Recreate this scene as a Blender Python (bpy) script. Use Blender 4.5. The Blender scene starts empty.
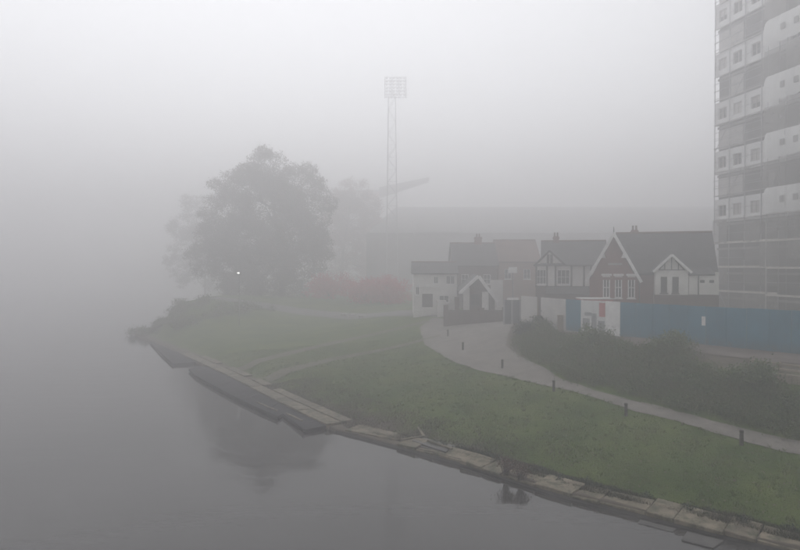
import bpy, bmesh, math, random
import numpy as np
from mathutils import Vector, Matrix

R = math.radians
random.seed(7)
RNG = np.random.default_rng(11)
scene = bpy.context.scene
COL = scene.collection

# ------------------------------------------------------------------ camera
CAM_Z = 9.0           # metres above the river; eye on a bridge deck
F = 640.0             # focal length in photo pixels (photo 800 x 550)
HOR = 268.0           # horizon row
cam_d = bpy.data.cameras.new("camera")
cam_d.sensor_width = 36.0
cam_d.lens = 36.0 * F / 800.0
cam_d.clip_start = 0.1
cam_d.clip_end = 2000.0
cam = bpy.data.objects.new("camera", cam_d)
cam.location = (0, 0, CAM_Z)
cam.rotation_euler = (R(90) - math.atan((275.0 - HOR) / F), 0, 0)
COL.objects.link(cam)
scene.camera = cam

# ------------------------------------------------------------------ sky, sun, exposure
SUN_EL, SUN_AZ = 60.0, 345.0
world = bpy.data.worlds.new("World")
scene.world = world
world.use_nodes = True
nt = world.node_tree
for n in list(nt.nodes):
    nt.nodes.remove(n)
w_out = nt.nodes.new("ShaderNodeOutputWorld")
w_bg = nt.nodes.new("ShaderNodeBackground")
w_sky = nt.nodes.new("ShaderNodeTexSky")
w_sky.sky_type = 'NISHITA'
w_sky.sun_disc = False
w_sky.sun_elevation = R(SUN_EL)
w_sky.sun_rotation = R(SUN_AZ)
w_sky.dust_density = 0.5
w_hsv = nt.nodes.new("ShaderNodeHueSaturation")      # closed cloud cover: the blue is washed out
w_hsv.inputs["Saturation"].default_value = 0.1
w_bg.inputs["Strength"].default_value = 0.15
nt.links.new(w_sky.outputs[0], w_hsv.inputs["Color"])
nt.links.new(w_hsv.outputs[0], w_bg.inputs["Color"])
nt.links.new(w_bg.outputs[0], w_out.inputs["Surface"])

sun_d = bpy.data.lights.new("sun", 'SUN')
sun_d.energy = 0.8
sun_d.angle = R(90)
sun_d.color = (1.0, 0.985, 0.985)
sun = bpy.data.objects.new("sun", sun_d)
az = R(SUN_AZ)
sdir = Vector((math.sin(az) * math.cos(R(SUN_EL)), math.cos(az) * math.cos(R(SUN_EL)), math.sin(R(SUN_EL))))
sun.rotation_euler = sdir.to_track_quat('Z', 'Y').to_euler()
sun.location = (0, 0, 80)
COL.objects.link(sun)

vs = scene.view_settings
vs.view_transform = 'Standard'
vs.look = 'None'
vs.exposure = 0.56
vs.gamma = 1.0
vs.use_curve_mapping = False

cy = scene.cycles
cy.max_bounces = 6
cy.diffuse_bounces = 2
cy.glossy_bounces = 2
cy.transmission_bounces = 2
cy.volume_bounces = 2
cy.transparent_max_bounces = 8
cy.use_denoising = True
cy.caustics_reflective = False
cy.caustics_refractive = False

FOG_DENSITY = 0.013
FOG_COLOR = (0.95, 0.94, 0.948)

# ------------------------------------------------------------------ helpers
def W(px, py, z):
    d = F * (CAM_Z - z) / (py - HOR)
    return Vector(((px - 400.0) / F * d, d, z))
def AX(px, d):
    return (px - 400.0) / F * d
def AZ(py, d):
    return CAM_Z - (py - HOR) * d / F

ORIG = {}
def empty(name, loc, label, cat, group=None):
    o = bpy.data.objects.new(name, None)
    o.empty_display_size = 0.3
    o.location = loc
    COL.objects.link(o)
    tag(o, label, cat, group)
    ORIG[o.name] = Vector(loc)
    return o
def tag(o, label=None, cat=None, group=None, kind=None):
    if label: o["label"] = label
    if cat: o["category"] = cat
    if group: o["group"] = group
    if kind: o["kind"] = kind
    return o

class MB:
    """Collects geometry in world coordinates for one mesh object."""
    def __init__(self, xf=None):
        self.v = []; self.f = []; self.xf = xf
    def add(self, vs_, fs_):
        b = len(self.v)
        for p in vs_:
            self.v.append(Vector(self.xf(*p)) if self.xf else Vector(p))
        for f in fs_:
            self.f.append([i + b for i in f])
        return self
    def box(self, x0, x1, y0, y1, z0, z1):
        return self.add([(x0,y0,z0),(x1,y0,z0),(x1,y1,z0),(x0,y1,z0),(x0,y0,z1),(x1,y0,z1),(x1,y1,z1),(x0,y1,z1)],
                        [(0,3,2,1),(4,5,6,7),(0,1,5,4),(1,2,6,5),(2,3,7,6),(3,0,4,7)])
    def prism_y(self, poly, y0, y1):           # polygon in x-z, pushed along y
        n = len(poly)
        vs_ = [(x, y0, z) for x, z in poly] + [(x, y1, z) for x, z in poly]
        fs_ = [tuple(range(n)), tuple(range(2*n-1, n-1, -1))] + [(i, (i+1) % n, n+(i+1) % n, n+i) for i in range(n)]
        return self.add(vs_, fs_)
    def prism_z(self, poly, z0, z1):           # polygon in x-y, pushed up
        n = len(poly)
        vs_ = [(p[0], p[1], z0) for p in poly] + [(p[0], p[1], z1) for p in poly]
        fs_ = [tuple(range(n)), tuple(range(2*n-1, n-1, -1))] + [(i, (i+1) % n, n+(i+1) % n, n+i) for i in range(n)]
        return self.add(vs_, fs_)
    def beam(self, p0, p1, w, h, up=(0, 0, 1)):
        p0 = Vector(p0); p1 = Vector(p1)
        d = (p1 - p0).normalized(); u = Vector(up)
        s = d.cross(u)
        if s.length < 1e-4: s = d.cross(Vector((0, 1, 0)))
        s.normalize(); u = s.cross(d)
        s = s * w / 2; u = u * h / 2
        vs_ = [p0-s-u, p0+s-u, p0+s+u, p0-s+u, p1-s-u, p1+s-u, p1+s+u, p1-s+u]
        return self.add(vs_, [(0,1,2,3),(7,6,5,4),(0,4,5,1),(1,5,6,2),(2,6,7,3),(3,7,4,0)])
    def tube(self, p0, p1, r0, r1=None, n=7):
        r1 = r0 if r1 is None else r1
        p0 = Vector(p0); p1 = Vector(p1)
        d = (p1 - p0).normalized()
        a = d.cross(Vector((0, 0, 1)))
        if a.length < 1e-3: a = Vector((1, 0, 0))
        a.normalize(); b = d.cross(a)
        vs_ = []
        for p, r in ((p0, r0), (p1, r1)):
            for k in range(n):
                t = 2 * math.pi * k / n
                vs_.append(p + a * math.cos(t) * r + b * math.sin(t) * r)
        fs_ = [(k, (k+1) % n, n + (k+1) % n, n + k) for k in range(n)] + [tuple(range(n-1, -1, -1)), tuple(range(n, 2*n))]
        return self.add(vs_, fs_)
    def lathe(self, cx, cy_, prof, n=14):
        vs_ = []; fs_ = []
        for r, z in prof:
            for k in range(n):
                t = 2 * math.pi * k / n
                vs_.append((cx + r * math.cos(t), cy_ + r * math.sin(t), z))
        for j in range(len(prof) - 1):
            for k in range(n):
                fs_.append((j*n+k, j*n+(k+1) % n, (j+1)*n+(k+1) % n, (j+1)*n+k))
        fs_.append(tuple(range(n-1, -1, -1))); fs_.append(tuple(range((len(prof)-1)*n, len(prof)*n)))
        return self.add(vs_, fs_)
    def wall(self, x0, x1, z0, z1, y0, y1, holes):   # wall slab with real openings
        xs = sorted({x0, x1, *[h[0] for h in holes], *[h[1] for h in holes]})
        zs = sorted({z0, z1, *[h[2] for h in holes], *[h[3] for h in holes]})
        for i in range(len(xs)-1):
            j = 0
            while j < len(zs)-1:
                def solid(jj):
                    cx, cz = (xs[i]+xs[i+1])/2, (zs[jj]+zs[jj+1])/2
                    return not any(h[0] < cx < h[1] and h[2] < cz < h[3] for h in holes)
                if solid(j):
                    k = j
                    while k+1 < len(zs)-1 and solid(k+1): k += 1
                    self.box(xs[i], xs[i+1], y0, y1, zs[j], zs[k+1])
                    j = k + 1
                else:
                    j += 1
        return self
    def build(self, name, mat, parent=None, origin=None, bevel=0.0, smooth=False):
        if parent is not None: o0 = ORIG[parent.name]
        elif origin is not None: o0 = Vector(origin)
        else: o0 = Vector((0, 0, 0))
        me = bpy.data.meshes.new(name)
        me.from_pydata([tuple(v - o0) for v in self.v], [], self.f)
        bm = bmesh.new(); bm.from_mesh(me)
        bmesh.ops.recalc_face_normals(bm, faces=bm.faces)
        if bevel > 0:
            bmesh.ops.bevel(bm, geom=list(bm.edges), offset=bevel, segments=1, affect='EDGES', profile=0.5)
        bm.to_mesh(me); bm.free()
        if smooth:
            me.shade_smooth()
        me.materials.append(mat)
        o = bpy.data.objects.new(name, me)
        COL.objects.link(o)
        if parent is not None: o.parent = parent
        else: o.location = o0
        ORIG[o.name] = o0
        return o

def quads_mesh(name, P, nv, mat, parent=None, smooth=False):
    """P: (n*nv,3) numpy world coords of separate faces with nv corners each."""
    o0 = np.array(ORIG[parent.name]) if parent is not None else np.zeros(3)
    P = (P - o0).astype(np.float32)
    n = len(P) // nv
    me = bpy.data.meshes.new(name)
    me.vertices.add(len(P)); me.vertices.foreach_set("co", P.ravel())
    me.loops.add(len(P)); me.loops.foreach_set("vertex_index", np.arange(len(P), dtype=np.int32))
    me.polygons.add(n); me.polygons.foreach_set("loop_start", np.arange(0, len(P), nv, dtype=np.int32))
    me.update(calc_edges=True); me.validate()
    me.materials.append(mat)
    o = bpy.data.objects.new(name, me); COL.objects.link(o)
    if parent is not None: o.parent = parent
    ORIG[o.name] = Vector(o0)
    return o

# ------------------------------------------------------------------ materials
def mat_base(name):
    m = bpy.data.materials.new(name); m.use_nodes = True
    t = m.node_tree
    b = t.nodes["Principled BSDF"]
    return m, t, b
def ramp(t, fac, c0, c1, p0=0.3, p1=0.7):
    r = t.nodes.new("ShaderNodeValToRGB")
    r.color_ramp.elements[0].position = p0; r.color_ramp.elements[1].position = p1
    r.color_ramp.elements[0].color = (*c0, 1); r.color_ramp.elements[1].color = (*c1, 1)
    t.links.new(fac, r.inputs[0]); return r
def noise(t, scale, detail=4.0, rough=0.55, coord="Object", stretch=None):
    tc = t.nodes.new("ShaderNodeTexCoord")
    n = t.nodes.new("ShaderNodeTexNoise")
    n.inputs["Scale"].default_value = scale; n.inputs["Detail"].default_value = detail; n.inputs["Roughness"].default_value = rough
    if stretch:
        mp = t.nodes.new("ShaderNodeMapping"); mp.inputs["Scale"].default_value = stretch
        t.links.new(tc.outputs[coord], mp.inputs[0]); t.links.new(mp.outputs[0], n.inputs["Vector"])
    else:
        t.links.new(tc.outputs[coord], n.inputs["Vector"])
    return n.outputs["Fac"]
def mixc(t, fac, a, b, mode='MIX'):
    m = t.nodes.new("ShaderNodeMix"); m.data_type = 'RGBA'; m.blend_type = mode
    for src, sock in ((fac, m.inputs[0]), (a, m.inputs[6]), (b, m.inputs[7])):
        if isinstance(src, (int, float)): sock.default_value = src
        elif isinstance(src, tuple): sock.default_value = (*src, 1)
        else: t.links.new(src, sock)
    return m.outputs[2]
def worn(name, c0, c1, scale=1.5, rough=0.85, vary=0.15, bump=0.3, bscale=12.0, stretch=None, metallic=0.0):
    """Mottled surface, with each object a little lighter or darker than its fellows."""
    m, t, b = mat_base(name)
    r = ramp(t, noise(t, scale, 6, 0.6, stretch=stretch), c0, c1)
    oi = t.nodes.new("ShaderNodeObjectInfo")
    mr = t.nodes.new("ShaderNodeMapRange")
    mr.inputs["To Min"].default_value = 1 - vary; mr.inputs["To Max"].default_value = 1 + vary
    t.links.new(oi.outputs["Random"], mr.inputs["Value"])
    hs = t.nodes.new("ShaderNodeHueSaturation")
    t.links.new(r.outputs[0], hs.inputs["Color"]); t.links.new(mr.outputs[0], hs.inputs["Value"])
    t.links.new(hs.outputs[0], b.inputs["Base Color"])
    b.inputs["Roughness"].default_value = rough; b.inputs["Metallic"].default_value = metallic
    if bump > 0:
        bp = t.nodes.new("ShaderNodeBump"); bp.inputs["Strength"].default_value = bump; bp.inputs["Distance"].default_value = 0.02
        t.links.new(noise(t, bscale, 5, 0.65), bp.inputs["Height"]); t.links.new(bp.outputs[0], b.inputs["Normal"])
    return m
def leafmat(name, c0, c1, c2):
    m, t, b = mat_base(name)
    g = t.nodes.new("ShaderNodeNewGeometry")
    r = ramp(t, g.outputs["Random Per Island"], c0, c1, 0.0, 1.0)
    big = ramp(t, noise(t, 0.8, 4), (0, 0, 0), (1, 1, 1), 0.42, 0.62)
    t.links.new(mixc(t, big.outputs[0], r.outputs[0], c2), b.inputs["Base Color"])
    b.inputs["Roughness"].default_value = 0.6
    tl = t.nodes.new("ShaderNodeBsdfTranslucent"); ms = t.nodes.new("ShaderNodeMixShader"); ms.inputs[0].default_value = 0.35   # thin leaves pass light
    t.links.new(b.inputs["Base Color"].links[0].from_socket, tl.inputs["Color"])
    t.links.new(b.outputs[0], ms.inputs[1]); t.links.new(tl.outputs[0], ms.inputs[2])
    t.links.new(ms.outputs[0], t.nodes["Material Output"].inputs["Surface"])
    return m

M = {}
M["white_paint"] = worn("white_paint", (0.62, 0.61, 0.6), (0.8, 0.79, 0.77), 2.0, 0.6, 0.05, 0.15)
M["render"] = worn("white_render", (0.55, 0.53, 0.5), (0.74, 0.72, 0.69), 0.9, 0.9, 0.05, 0.3)
M["dark_timber"] = worn("dark_timber", (0.03, 0.026, 0.024), (0.07, 0.06, 0.055), 3, 0.8, 0.1)
M["ridge"] = worn("roof_tile", (0.12, 0.07, 0.055), (0.2, 0.12, 0.095), 1.4, 0.85, 0.08, 0.6, 7.0)
M["glass"], _t, _b = mat_base("window_glass")
_b.inputs["Base Color"].default_value = (0.025, 0.028, 0.03, 1); _b.inputs["Roughness"].default_value = 0.12
M["concrete"] = worn("concrete", (0.2, 0.195, 0.19), (0.34, 0.33, 0.32), 0.7, 0.9, 0.06, 0.3)
M["dark_concrete"] = worn("dark_concrete", (0.065, 0.063, 0.062), (0.115, 0.112, 0.11), 0.5, 0.9, 0.06, 0.3)
M["cladding"] = worn("pale_cladding", (0.7, 0.7, 0.7), (0.82, 0.82, 0.81), 0.6, 0.7, 0.05, 0.1)
M["sheeting"] = worn("pale_sheeting", (0.62, 0.62, 0.61), (0.78, 0.78, 0.76), 0.5, 0.5, 0.05, 0.5, 3.0)
M["steel"] = worn("galvanised_tube", (0.22, 0.22, 0.23), (0.4, 0.4, 0.41), 3, 0.5, 0.1, 0.0, metallic=0.4)
M["boards"] = worn("scaffold_board", (0.5, 0.47, 0.43), (0.68, 0.65, 0.6), 2, 0.85, 0.12, 0.3)
M["timber"] = worn("weathered_timber", (0.2, 0.165, 0.13), (0.36, 0.31, 0.25), 2.5, 0.85, 0.12, 0.4, stretch=(1, 1, 6))
M["bollard_wood"] = worn("dark_stained_wood", (0.025, 0.02, 0.018), (0.06, 0.048, 0.042), 5, 0.8, 0.15, 0.4)
M["blue"] = worn("blue_hoarding_paint", (0.028, 0.135, 0.2), (0.046, 0.185, 0.265), 0.9, 0.6, 0.07, 0.15)
M["greyboard"] = worn("grey_hoarding_paint", (0.42, 0.4, 0.39), (0.56, 0.54, 0.52), 0.9, 0.7, 0.06, 0.15)
M["red_paint"] = worn("red_paint", (0.3, 0.06, 0.06), (0.42, 0.1, 0.1), 1.0, 0.6, 0.08, 0.1)
M["stone"] = worn("pale_kerb_stone", (0.1, 0.084, 0.06), (0.25, 0.21, 0.155), 1.6, 0.9, 0.18, 0.7, 9.0)
def mossy(m, lo=.5, hi=.68, col=(0.045, 0.055, 0.025)):
    t = m.node_tree; b = t.nodes["Principled BSDF"]
    src = b.inputs["Base Color"].links[0].from_socket
    k = ramp(t, noise(t, 2.6, 6, 0.7), (0, 0, 0), (1, 1, 1), lo, hi)
    t.links.new(mixc(t, k.outputs[0], src, col), b.inputs["Base Color"])
mossy(M["stone"], .45, .62, (0.05, 0.055, 0.028))
M["wetstone"] = worn("wet_dark_stone", (0.045, 0.042, 0.04), (0.095, 0.09, 0.085), 1.6, 0.6, 0.12, 0.5, 9.0)
M["deck"] = worn("dark_wet_decking", (0.018, 0.018, 0.02), (0.042, 0.041, 0.043), 1.3, 0.9, 0.2, 0.4, 10.0)
M["deck"].node_tree.nodes["Principled BSDF"].inputs["Specular IOR Level"].default_value = 0.12
M["tarmac"] = worn("path_tarmac", (0.12, 0.108, 0.098), (0.21, 0.19, 0.172), 0.9, 0.92, 0.0, 0.5, 25.0)
M["road"] = worn("road_tarmac", (0.1, 0.095, 0.093), (0.15, 0.142, 0.138), 0.6, 0.9, 0.0, 0.4, 25.0)
M["trodden"] = worn("trodden_grass", (0.068, 0.066, 0.036), (0.13, 0.118, 0.082), 0.9, 0.95, 0.0, 0.6, 14.0)
M["gravel"] = worn("bare_earth", (0.07, 0.056, 0.05), (0.15, 0.122, 0.108), 1.1, 0.95, 0.0, 0.8, 8.0)
M["bark"] = worn("bark", (0.035, 0.03, 0.025), (0.09, 0.075, 0.062), 3, 0.95, 0.1, 0.8, 8.0)
M["leaf_green"] = leafmat("leaf_green", (0.09, 0.09, 0.06), (0.14, 0.135, 0.085), (0.15, 0.12, 0.085))
M["leaf_shrub"] = leafmat("leaf_shrub", (0.045, 0.08, 0.028), (0.12, 0.165, 0.06), (0.1, 0.125, 0.048))
M["leaf_bank"] = leafmat("leaf_bank", (0.06, 0.085, 0.03), (0.12, 0.15, 0.055), (0.105, 0.12, 0.05))
M["leaf_dark"] = leafmat("leaf_dark", (0.02, 0.035, 0.022), (0.05, 0.07, 0.04), (0.035, 0.05, 0.03))
M["leaf_russet"] = leafmat("leaf_russet", (0.2, 0.1, 0.085), (0.32, 0.17, 0.15), (0.25, 0.15, 0.125))
M["leaf_red"] = leafmat("leaf_red", (0.42, 0.05, 0.085), (0.6, 0.12, 0.16), (0.48, 0.08, 0.11))
M["leaf_dry"] = leafmat("leaf_dry", (0.09, 0.06, 0.045), (0.17, 0.115, 0.085), (0.1, 0.07, 0.055))
M["blade"] = leafmat("grass_blade", (0.052, 0.095, 0.014), (0.105, 0.16, 0.028), (0.11, 0.122, 0.036))
M["blade_dead"] = leafmat("grass_dead", (0.05, 0.042, 0.028), (0.11, 0.092, 0.062), (0.06, 0.05, 0.034))
M["blade_tall"] = leafmat("grass_tall", (0.055, 0.08, 0.026), (0.14, 0.16, 0.07), (0.11, 0.11, 0.05))
M["blade_rough"] = leafmat("grass_rough", (0.02, 0.028, 0.01), (0.05, 0.06, 0.022), (0.04, 0.036, 0.018))

def brickmat(name, c1, c2, mortar):
    m, t, b = mat_base(name)
    tc = t.nodes.new("ShaderNodeTexCoord")
    mp = t.nodes.new("ShaderNodeMapping"); mp.inputs["Rotation"].default_value = (R(90), 0, 0)
    br = t.nodes.new("ShaderNodeTexBrick")
    br.inputs["Color1"].default_value = (*c1, 1); br.inputs["Color2"].default_value = (*c2, 1); br.inputs["Mortar"].default_value = (*mortar, 1)
    br.inputs["Scale"].default_value = 4.4; br.inputs["Mortar Size"].default_value = 0.012
    t.links.new(tc.outputs["Object"], mp.inputs[0]); t.links.new(mp.outputs[0], br.inputs["Vector"])
    st = ramp(t, noise(t, 0.8, 4), (0.72, 0.72, 0.72), (1.1, 1.1, 1.1))
    t.links.new(mixc(t, 1.0, br.outputs["Color"], st.outputs[0], 'MULTIPLY'), b.inputs["Base Color"])
    b.inputs["Roughness"].default_value = 0.9
    return m
mossy(M["blue"], .58, .8, (0.05, 0.1, 0.14))
for key in ("blue", "greyboard"):
    t = M[key].node_tree; b = t.nodes["Principled BSDF"]; src = b.inputs["Base Color"].links[0].from_socket
    tc = t.nodes.new("ShaderNodeTexCoord"); sx = t.nodes.new("ShaderNodeSeparateXYZ"); t.links.new(tc.outputs["Object"], sx.inputs[0])
    mr = t.nodes.new("ShaderNodeMapRange"); mr.inputs["From Min"].default_value = 0.1; mr.inputs["From Max"].default_value = 0.75; mr.inputs["To Min"].default_value = 0.75; mr.inputs["To Max"].default_value = 0.0
    t.links.new(sx.outputs["Z"], mr.inputs["Value"])
    mm = t.nodes.new("ShaderNodeMath"); mm.operation = 'MULTIPLY'; t.links.new(mr.outputs[0], mm.inputs[0])
    nn = ramp(t, noise(t, 3.5, 6, .7), (0, 0, 0), (1, 1, 1), .35, .7); t.links.new(nn.outputs[0], mm.inputs[1])
    t.links.new(mixc(t, mm.outputs[0], src, (0.12, 0.095, 0.075)), b.inputs["Base Color"])
mossy(M["tarmac"], .56, .75, (0.09, 0.085, 0.07))
M["redbrick"] = brickmat("red_brick", (0.16, 0.06, 0.05), (0.22, 0.085, 0.07), (0.22, 0.19, 0.17))
M["darkbrick"] = brickmat("dark_brick", (0.09, 0.062, 0.058), (0.13, 0.085, 0.075), (0.12, 0.11, 0.1))
M["brownbrick"] = brickmat("brown_brick", (0.26, 0.15, 0.1), (0.32, 0.19, 0.13), (0.3, 0.26, 0.22))
M["slate"] = brickmat("roof_slate", (0.05, 0.05, 0.054), (0.095, 0.092, 0.092), (0.03, 0.03, 0.032))
M["redtile"] = brickmat("roof_tile", (0.12, 0.07, 0.055), (0.19, 0.115, 0.09), (0.07, 0.045, 0.035))
M["pinkbrick"] = brickmat("pink_brick", (0.5, 0.27, 0.24), (0.56, 0.33, 0.3), (0.5, 0.44, 0.4))

M["poster"] = worn("poster_paper", (0.58, 0.58, 0.57), (0.7, 0.7, 0.69), 2.5, 0.5, 0.04, 0.05)
M["print_grey"] = worn("print_grey", (0.22, 0.23, 0.24), (0.42, 0.43, 0.43), 2.2, 0.5, 0.2, 0.0)
M["print_red"] = worn("print_red", (0.42, 0.12, 0.12), (0.5, 0.18, 0.17), 2.0, 0.5, 0.05, 0.0)

# scaffold debris netting: an open weave, part of the light passes
m, t, b = mat_base("debris_netting")
r = ramp(t, noise(t, 0.8, 5, 0.6), (0.16, 0.155, 0.145), (0.28, 0.27, 0.255))
oi = t.nodes.new("ShaderNodeObjectInfo"); hs = t.nodes.new("ShaderNodeHueSaturation"); mr = t.nodes.new("ShaderNodeMapRange")
mr.inputs["To Min"].default_value = 0.6; mr.inputs["To Max"].default_value = 1.5
t.links.new(oi.outputs["Random"], mr.inputs["Value"]); t.links.new(mr.outputs[0], hs.inputs["Value"]); t.links.new(r.outputs[0], hs.inputs["Color"])
t.links.new(hs.outputs[0], b.inputs["Base Color"]); b.inputs["Roughness"].default_value = 0.9
tr = t.nodes.new("ShaderNodeBsdfTransparent"); mx = t.nodes.new("ShaderNodeMixShader"); mx.inputs[0].default_value = 0.55
t.links.new(tr.outputs[0], mx.inputs[1]); t.links.new(b.outputs[0], mx.inputs[2])
t.links.new(mx.outputs[0], t.nodes["Material Output"].inputs["Surface"])
M["netting"] = m

# lawn / bare soil (attribute 'soil' follows where the ground is trodden or washed bare)
m, t, b = mat_base("lawn")
at_ = t.nodes.new("ShaderNodeAttribute"); at_.attribute_name = "soil"
g = ramp(t, noise(t, 0.35, 6, 0.6), (0.045, 0.08, 0.013), (0.095, 0.125, 0.03), 0.38, 0.62)
fine = ramp(t, noise(t, 9.0, 5, 0.7), (0.72, 0.72, 0.72), (1.2, 1.2, 1.2))
gg = mixc(t, 1.0, g.outputs[0], fine.outputs[0], 'MULTIPLY')
s = ramp(t, noise(t, 1.3, 6, 0.65), (0.065, 0.055, 0.045), (0.135, 0.115, 0.092))
math1 = t.nodes.new("ShaderNodeMath"); math1.operation = 'ADD'
sub = t.nodes.new("ShaderNodeMath"); sub.operation = 'MULTIPLY_ADD'; sub.inputs[1].default_value = 0.9; sub.inputs[2].default_value = -0.45
t.links.new(noise(t, 0.9, 6, 0.65), sub.inputs[0])
t.links.new(at_.outputs["Fac"], math1.inputs[0]); t.links.new(sub.outputs[0], math1.inputs[1])
cl = ramp(t, math1.outputs[0], (0, 0, 0), (1, 1, 1), 0.3, 0.6)
t.links.new(mixc(t, cl.outputs[0], gg, s.outputs[0]), b.inputs["Base Color"])
bp = t.nodes.new("ShaderNodeBump"); bp.inputs["Strength"].default_value = 0.7; bp.inputs["Distance"].default_value = 0.08
t.links.new(noise(t, 6.0, 6, 0.7), bp.inputs["Height"]); t.links.new(bp.outputs[0], b.inputs["Normal"])
b.inputs["Roughness"].default_value = 0.95
b.inputs["Specular IOR Level"].default_value = 0.15
M["lawn"] = m

# river water
m, t, b = mat_base("river_water")
b.inputs["Base Color"].default_value = (0.05, 0.048, 0.047, 1)
b.inputs["Roughness"].default_value = 0.04
b.inputs["IOR"].default_value = 1.33
h1 = noise(t, 0.5, 3, 0.55, stretch=(0.45, 1.3, 1)); h2 = noise(t, 3.2, 4, 0.6, stretch=(0.45, 1.2, 1))
ad = t.nodes.new("ShaderNodeMath"); ad.operation = 'MULTIPLY_ADD'; ad.inputs[1].default_value = 0.14
t.links.new(h2, ad.inputs[0]); t.links.new(h1, ad.inputs[2])
bp = t.nodes.new("ShaderNodeBump"); bp.inputs["Strength"].default_value = 0.11; bp.inputs["Distance"].default_value = 0.16
t.links.new(ad.outputs[0], bp.inputs["Height"]); t.links.new(bp.outputs[0], b.inputs["Normal"])
M["water"] = m

m, t, b = mat_base("lamp_lens")
b.inputs["Base Color"].default_value = (0.9, 0.9, 0.9, 1)
b.inputs["Emission Color"].default_value = (1.0, 0.98, 0.95, 1); b.inputs["Emission Strength"].default_value = 1.6
M["lamp"] = m

# ------------------------------------------------------------------ terrain
BANK_Y = [-130, -60, 0, 10, 19.9, 23.1, 25.1, 28.8, 31.45, 35.2, 41.9, 51.7, 61.5, 77, 85, 100, 130, 200, 380]
BANK_X = [190, 106, 36, 24, 12.4, 8.66, 6.28, 3.15, 0.4, -3.7, -7.9, -13.7, -19.9, -30, -35.3, -37, -43, -62, -110]
def bank_x(y):
    return np.interp(y, BANK_Y, BANK_X)

CTRL = []
for y in (0, 10, 19.9, 23.1, 25.1, 28.8, 31.45, 35.2, 41.9, 51.7, 61.5, 77, 85, 100, 130):
    CTRL.append((float(bank_x(y)), y, 0.5))
for px, py, z in ((742, 437, 1.6), (627, 410, 1.7), (554, 386, 1.9), (502, 364, 2.1), (463, 346, 2.4), (447, 334, 2.7),
                  (800, 450, 1.5), (800, 480, 1.15), (640, 440, 1.2), (560, 430, 1.0), (480, 400, 1.3), (400, 380, 1.2), (400, 345, 1.9),
                  (300, 350, 1.3), (330, 325, 1.9), (230, 335, 1.3)):
    CTRL.append(tuple(W(px, py, z)))
HOARD = [W(521, 324, 4.2), W(566, 331, 4.2), W(620, 337, 4.2), W(800, 355, 4.2)]
HOARD.append(HOARD[-1] + (HOARD[-1] - HOARD[-2]).normalized() * 7.6)
for p in HOARD: CTRL.append(tuple(p))
for i in range(len(HOARD) - 1):
    a, b_ = HOARD[i], HOARD[i+1]
    nrm = Vector((b_.y - a.y, -(b_.x - a.x), 0)).normalized()
    if nrm.x > 0: nrm = -nrm
    mid = (a + b_) / 2
    CTRL.append((mid.x, mid.y, 4.2))
    if i >= 2:
        for q_ in (a.lerp(b_, .25), mid, b_): CTRL.append((q_.x + nrm.x * (4.2 if i > 2 or q_ is not a else 3), q_.y + nrm.y * 4.2, 3.9))
CTRL += [(18, 55, 4.1), (26, 50, 4.2), (20, 60, 4.1), (30, 62, 4.2), (40, 45, 4.2), (40, 20, 4.0), (45, 0, 3.5), (70, 30, 4.2), (8, 68, 3.4), (4, 72, 3.7),
         (12, 66, 3.6), (0, 80, 3.6), (10, 85, 4), (30, 90, 4), (60, 80, 4), (-10, 90, 2.6), (-14, 84, 2.3), (-25, 86, 3.6), (-31, 90, 4.0), (-26, 90, 4.3), (-20, 93, 3.8), (-31, 98, 4.3), (-24, 97, 4.3), (-31, 104, 4.2),
         (-10, 120, 3.5), (40, 120, 4), (90, 120, 4), (-30, 130, 3), (0, 200, 4), (100, 200, 4), (-60, 250, 3), (100, 0, 4), (150, 100, 4)]
CT = np.array(CTRL, dtype=float)
def _phi(r2): return np.sqrt(r2 + 4.0)
_D2 = ((CT[:, None, :2] - CT[None, :, :2]) ** 2).sum(-1)
_A = _phi(_D2) + np.eye(len(CT)) * (-0.25)
_w = np.linalg.solve(_A, CT[:, 2] - 2.5)
def ground_z(x, y):
    x = np.atleast_1d(np.asarray(x, float)); y = np.atleast_1d(np.asarray(y, float))
    out = np.empty(len(x))
    for s0 in range(0, len(x), 20000):
        xs = x[s0:s0+20000]; ys = y[s0:s0+20000]
        d2 = (xs[:, None] - CT[None, :, 0]) ** 2 + (ys[:, None] - CT[None, :, 1]) ** 2
        out[s0:s0+20000] = 2.5 + _phi(d2) @ _w
    k = np.clip((x - bank_x(y) - 1.5) / 3.0, 0, 1); k = k * k * (3 - 2 * k)
    out = np.clip(out, 0.5, 4.6)
    g0 = np.interp(y, [30.4, 31.8, 35.0, 37.0], [.25, .14, .14, .25])
    return g0 + (out - g0) * k
def gz(x, y): return float(ground_z([x], [y])[0])
def WG(px, py):
    """The point of the ground seen at a photo position."""
    z = 1.5
    for _ in range(14):
        p = W(px, py, z); z = .5 * z + .5 * gz(p.x, p.y)
    return W(px, py, z)

ys = np.concatenate([np.arange(-120, 10, 5.0), np.arange(10, 70, 0.4), np.arange(70, 110, 1.0), np.arange(110, 380, 8.0)])
off = np.concatenate([np.arange(0, 14, 0.35), np.arange(14, 40, 0.8), np.arange(40, 90, 3.0), np.arange(90, 200, 15.0)])
GX = bank_x(ys)[:, None] + off[None, :]
GY = np.repeat(ys[:, None], len(off), 1)
GZ = ground_z(GX.ravel(), GY.ravel()).reshape(GX.shape)
ny, nx = GX.shape
verts = np.stack([GX, GY, GZ], -1).reshape(-1, 3)
idx = np.arange(ny * nx).reshape(ny, nx)
faces = np.stack([idx[:-1, :-1], idx[:-1, 1:], idx[1:, 1:], idx[1:, :-1]], -1).reshape(-1, 4)
skirt = np.stack([GX[:, 0], GY[:, 0], np.full(ny, -1.5)], -1)
sk = np.arange(ny) + len(verts)
sf = np.stack([idx[:-1, 0], idx[1:, 0], sk[1:], sk[:-1]], -1)
me = bpy.data.meshes.new("ground")
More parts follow.
